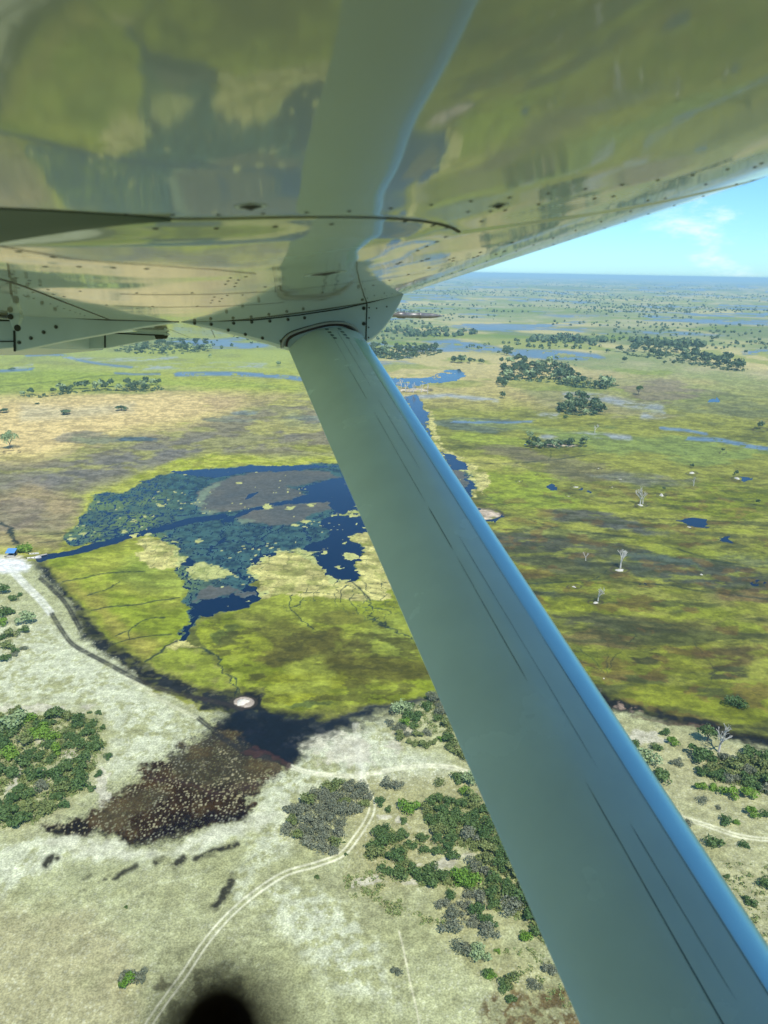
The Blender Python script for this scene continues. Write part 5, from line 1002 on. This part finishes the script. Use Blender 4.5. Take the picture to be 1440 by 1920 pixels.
for i in range(nl):
    u = r.normal(size=(nF, 3)); u /= np.linalg.norm(u, axis=1)[:, None]; p = u * np.array([.75, .75, .6]) * SZ[:, None]; p[:, 2] = np.abs(p[:, 2] + SZ * .7)
    t = np.stack([-u[:, 1], u[:, 0], np.zeros(nF)], 1); t /= np.linalg.norm(t, axis=1)[:, None] + 1e-6; b = np.cross(u, t); s = (SZ * r.uniform(.35, .6, nF))[:, None]
    c = np.stack([gx, gy, np.zeros(nF)], 1) + p
    for j, (p1, p2) in enumerate(((-1, 0), (0, -1), (1, 0), (0, 1))): V[:, i, j] = c + t * s * p1 + b * s * p2
me = bpy.data.meshes.new('far_woodland'); V = V.reshape(-1, 3); nqd = len(V) // 4
me.vertices.add(len(V)); me.vertices.foreach_set('co', V.ravel()); me.loops.add(len(V)); me.loops.foreach_set('vertex_index', np.arange(len(V), dtype=np.int32))
me.polygons.add(nqd); me.polygons.foreach_set('loop_start', np.arange(0, nqd * 4, 4, dtype=np.int32)); me.polygons.foreach_set('loop_total', np.full(nqd, 4, np.int32)); me.update(calc_edges=True)
me.materials.append(LEAF['far']); fw_ = bpy.data.objects.new('far_woodland', me); COL.objects.link(fw_); tag(fw_, kind='stuff')

# --- undergrowth between the shrubs and tiny scrub on open grass: uncountable, one mesh each
def mass(name, jobs, m, leaves, seed):
    r = np.random.RandomState(seed); P = []; S_ = []
    for poly, k, a, b in jobs:
        xs = [p[0] for p in poly]; ys = [p[1] for p in poly]; c = 0
        while c < k:
            p = (r.uniform(min(xs), max(xs)), r.uniform(min(ys), max(ys)))
            if inside(p, poly) and not any(inside(p, g) for g in GAPS): g = ground_point(*p); P.append((g[0], g[1], .05)); S_.append(r.uniform(a, b)); c += 1
    P = np.array(P); S_ = np.array(S_)[:, None]; n = len(P); V = np.zeros((n, leaves, 4, 3), np.float32)
    for i in range(leaves):
        u = r.normal(size=(n, 3)); u /= np.linalg.norm(u, axis=1)[:, None]; q = u * S_ * r.uniform(.3, 1, (n, 1)); q[:, 2] = np.abs(q[:, 2]) * .75
        w = u + r.normal(size=(n, 3)) * .5; w /= np.linalg.norm(w, axis=1)[:, None]; t = np.cross(w, [0, 0, 1.0]); t /= np.linalg.norm(t, axis=1)[:, None] + 1e-6; b = np.cross(w, t); s = S_ * r.uniform(.16, .34, (n, 1))
        for j, (p1, p2) in enumerate(((-1, 0), (0, -1), (1, 0), (0, 1))): V[:, i, j] = P + q + t * s * p1 + b * s * p2
    me = bpy.data.meshes.new(name); V = V.reshape(-1, 3); k = len(V) // 4
    me.from_pydata(V.tolist(), [], np.arange(k * 4).reshape(k, 4).tolist()); me.materials.append(m)
    o = bpy.data.objects.new(name, me); COL.objects.link(o); tag(o, kind='stuff')
mass('undergrowth', [(WOOD, 900, .7, 1.6), (TH2, 420, .6, 1.5), (TH4, 480, .6, 1.5), (TH3, 90, .5, 1.1), (SH, 170, .6, 1.2), (TR, 380, .6, 1.5), (TH1, 90, .6, 1.2)], LEAF['olive'], 22, 5)
mass('dry_undergrowth', [(GREY, 420, .6, 1.2), (TH5, 80, .6, 1.1)], LEAF['grey'], 22, 6)
mass('grove_undergrowth', [([(935, 703), (960, 682), (1000, 680), (1050, 692), (1090, 707), (1130, 717), (1160, 724), (1140, 732), (1080, 727), (1020, 717), (950, 714)], 420, 2.0, 4.5), ([(1042, 767), (1060, 756), (1085, 752), (1110, 760), (1135, 772), (1125, 780), (1080, 781), (1050, 777)], 140, 1.6, 3.5), ([(690, 668), (700, 655), (760, 650), (830, 657), (825, 664), (780, 672), (740, 676)], 260, 2, 5), ([(210, 658), (250, 648), (330, 643), (390, 645), (395, 660), (330, 665), (250, 664)], 200, 2, 4.5), ([(40, 744), (110, 737), (160, 732), (230, 728), (300, 726), (308, 732), (260, 736), (200, 733), (130, 739), (70, 747)], 120, 1.5, 3), ([(1160, 662), (1190, 650), (1260, 653), (1330, 671), (1410, 694), (1400, 700), (1330, 691), (1250, 677), (1190, 669)], 240, 2.5, 5), ([(990, 839), (1010, 834), (1090, 832), (1100, 838), (1050, 842)], 60, .8, 1.8)], LEAF['far'], 18, 8)
mass('scrub', SCRUB, LEAF['olive'], 22, 7)
# ------------------------------------------------------------------ the landing: hut, boats, jetty
def boxm(b, x0, x1, y0, y1, z0, z1):
    b.add([(x0, y0, z0), (x1, y0, z0), (x1, y1, z0), (x0, y1, z0), (x0, y0, z1), (x1, y0, z1), (x1, y1, z1), (x0, y1, z1)], [(0, 3, 2, 1), (4, 5, 6, 7), (0, 1, 5, 4), (1, 2, 6, 5), (2, 3, 7, 6), (3, 0, 4, 7)])
bluem = noisy(mat('blue_roof_sheet', (0.10, 0.27, 0.55), .4, .5), 3, .15); wood = noisy(mat('weathered_wood', (0.22, 0.18, 0.13), .9, .2), 5, .3)
plank = noisy(mat('pale_planks', (0.50, 0.48, 0.42), .85, .2), 4, .2); hullm = noisy(mat('white_hull', (0.62, 0.60, 0.56), .5, .4), 4, .12); shade_net = mat('dark_wall', (0.03, 0.04, 0.04), .8, .2)
g = ground_point(22, 1044); hut = empty('hut', (g[0], g[1], .2)); hut.rotation_euler = (0, 0, .08); tag(hut, 'open shelter with a blue sheet roof beside the boat landing', 'hut')
b = Bag(); n = 28
for i in range(n + 1):
    x = -2.1 + 4.2 * i / n; z = .05 * (i % 2)
    b.v += [(x, -1.9, 2.3 + z), (x, 2.1, 3.3 + z), (x, -1.9, 2.22 + z), (x, 2.1, 3.22 + z)]
    if i: o = 4 * (i - 1); b.f += [(o, o + 4, o + 5, o + 1), (o + 2, o + 3, o + 7, o + 6), (o, o + 2, o + 6, o + 4), (o + 1, o + 5, o + 7, o + 3)]
b.build('roof', bluem, hut)
for x in (-1.8, 1.8):
    for y, h in ((-1.6, 2.25), (1.8, 3.1)):
        q = Bag(); boxm(q, x - .07, x + .07, y - .07, y + .07, -.2, h); q.build('post', wood, hut)
q = Bag(); boxm(q, -1.7, 1.7, 1.62, 1.72, 0, 2.7); q.build('back_wall', shade_net, hut); q = Bag(); boxm(q, -1.5, 1.5, -1.2, -.6, .1, .8); q.build('counter', plank, hut)
def boat(px, py, L, W, rz, label, m):
    g = ground_point(px, py); root = empty('boat', (g[0], g[1], .02)); root.rotation_euler = (0, 0, rz); tag(root, label, 'boat', 'boats at the landing')
    st = 11; v = []; f = []
    for i in range(st):
        t = i / (st - 1); x = -L / 2 + L * t; w = W / 2 * (1 if t < .5 else math.cos((t - .5) * 2.9)) + .03; sh = .5 + .25 * t * t
        v += [(x, -w, sh), (x, -w * .8, .05), (x, w * .8, .05), (x, w, sh), (x, w * .86, sh - .02), (x, w * .7, .18), (x, -w * .7, .18), (x, -w * .86, sh - .02)]
        if i: f += [((i - 1) * 8 + j, (i - 1) * 8 + (j + 1) % 8, i * 8 + (j + 1) % 8, i * 8 + j) for j in range(8)]
    f += [tuple(range(8)), tuple(range((st - 1) * 8, st * 8))[::-1]]; link_mesh('hull', v, f, m, root)
    for x in (-.25 * L, .02 * L):
        q = Bag(); boxm(q, x - .18, x + .18, -W * .42, W * .42, .36, .42); q.build('seat', wood, root)
    q = Bag(); boxm(q, -L / 2 - .35, -L / 2 - .02, -.18, .18, .2, .95); boxm(q, -L / 2 - .28, -L / 2 - .16, -.07, .07, -.4, .2); q.build('outboard_motor', shade_net, root)
boat(64, 1047.5, 6.2, 2.1, .35, 'white open boat moored beside the landing jetty', hullm); boat(20, 1046, 4.6, 1.5, .05, 'pale boat lying in front of the blue-roofed hut', plank); boat(64, 1039.5, 4.4, 1.5, .2, 'small white boat half hidden under the tree at the landing', hullm)
a = ground_point(68, 1045); c = ground_point(89, 1040.5); d = c - a; d /= np.linalg.norm(d); nn = np.array([-d[1], d[0]]); L_ = np.linalg.norm(c - a)
jet = empty('jetty', (a[0], a[1], .3)); jet.rotation_euler = (0, 0, math.atan2(d[1], d[0])); tag(jet, 'narrow pale plank jetty running out into the channel', 'jetty')
q = Bag()
for i in range(int(L_ / .3)): boxm(q, i * .3, i * .3 + .27, -.55, .55, .22, .28)
q.build('deck', plank, jet)
for i in range(4):
    for s in (-.5, .5): q = Bag(); boxm(q, .3 + i * (L_ - .6) / 3 - .06, .3 + i * (L_ - .6) / 3 + .06, s - .06, s + .06, -1.2, .5); q.build('pile', wood, jet)
# --- sand islets as real low mounds
sandm = noisy(mat('islet_sand', (0.50, 0.48, 0.40), .95, .1), 1.2, .14)
termite = noisy(mat('termite_earth', (0.60, 0.56, 0.45), .95, .1), 1.5, .15)
def mound(px, py, wpx, h, label, k=.55, m=sandm):
    g = ground_point(px, py); d = math.hypot(math.hypot(*g), ALT); R = wpx / 2 * d / FPX; v = [(0, 0, h)]; f = []; n = 18; q = random.Random(int(px * 7 + py)); R *= .78
    ph = [q.uniform(0, 6.28) for _ in range(3)]
    for i, (rr, zz) in enumerate([(.3, .9), (.6, .55), (.85, .2), (1.0, 0), (1.08, -.25)]):
        for j in range(n): a = 6.283 * j / n; w = 1 + .22 * math.sin(2 * a + ph[0]) + .15 * math.sin(3 * a + ph[1]) + .08 * math.sin(5 * a + ph[2]) + q.uniform(-.06, .06); v.append((R * rr * w * math.cos(a), R * rr * w * math.sin(a), h * zz + q.uniform(-.12, .12) * h))
    for j in range(n): f.append((0, 1 + j, 1 + (j + 1) % n))
    for i in range(4): f += [(1 + i * n + j, 1 + (i + 1) * n + j, 1 + (i + 1) * n + (j + 1) % n, 1 + i * n + (j + 1) % n) for j in range(n)]
    o = link_mesh('sand_islet', v, f, m, None, True); o.location = (g[0], g[1], .05); return tag(o, label, 'islet')
MO = [(1162, 1070, 22, .7, 'largest white sand islet, carrying the tall dead tree'), (1201, 948, 15, .6, 'white islet under the pair of bare trunks'), (1240, 930, 11, 1.5, 'conical pale islet with a small dark tree'), (1297, 888, 12, 1.2, 'pale islet under the dark palm-like tree'), (1382, 898, 13, 1.0, 'white islet at the edge of a small blue pool, far right'),
      (1171, 1035, 13, .4, 'flat ring islet just above the tall dead tree'), (1117, 1131, 15, .5, 'dark-rimmed pale islet with the leaning dead tree'), (1076, 1101, 14, .3, 'flat grey ring islet nearest the strut, lower right marsh'), (1315, 1078, 10, .4, 'small white islet alone in dark weed at the right'), (1292, 989, 12, .35, 'small flat islet just below the kidney-shaped blue pool'), (1080, 914, 13, .5, 'pale islet beside a two-lobed blue pool'), (1163, 899, 11, .3, 'flat pale islet midway between strut and palm islet'), (1122, 879, 8, .3, 'tiny white islet high in the right marsh'), (1148, 914, 7, .3, 'tiny dark-edged islet between two small pools'), (1066, 931, 8, .3, 'tiny islet left of the two-lobed pool'), (974, 903, 8, .3, 'tiny white islet nearest the strut, upper marsh'), (455, 1318, 30, 1.1, 'large white mound in the dark wet inlet at the near shore'), (1132, 1273, 7, .3, 'small dark ringed mound where animal trails meet')]
for x, y, w, h, l in MO: mound(x, y, w, h, l, m=termite if 'mound' in l else sandm)
# ------------------------------------------------------------------ air: pale haze in one closed box
hm = bpy.data.materials.new("haze_air"); hm.use_nodes = True; hn = hm.node_tree; hn.nodes.clear()
ho = hn.nodes.new('ShaderNodeOutputMaterial'); hv = hn.nodes.new('ShaderNodeVolumePrincipled')
hv.inputs['Color'].default_value = (0.55, 0.88, 1.0, 1); hv.inputs['Density'].default_value = 0.000105; hv.inputs['Anisotropy'].default_value = -0.1
hn.links.new(hv.outputs[0], ho.inputs['Volume'])
hs = 131000.0; z0, z1 = -6.0, ALT + 6.0
haze = link_mesh("haze", [(-hs, -hs, z0), (hs, -hs, z0), (hs, hs, z0), (-hs, hs, z0), (-hs, -hs, z1), (hs, -hs, z1), (hs, hs, z1), (-hs, hs, z1)],
                 [(0, 3, 2, 1), (4, 5, 6, 7), (0, 1, 5, 4), (1, 2, 6, 5), (2, 3, 7, 6), (3, 0, 4, 7)], hm); tag(haze, kind='stuff')
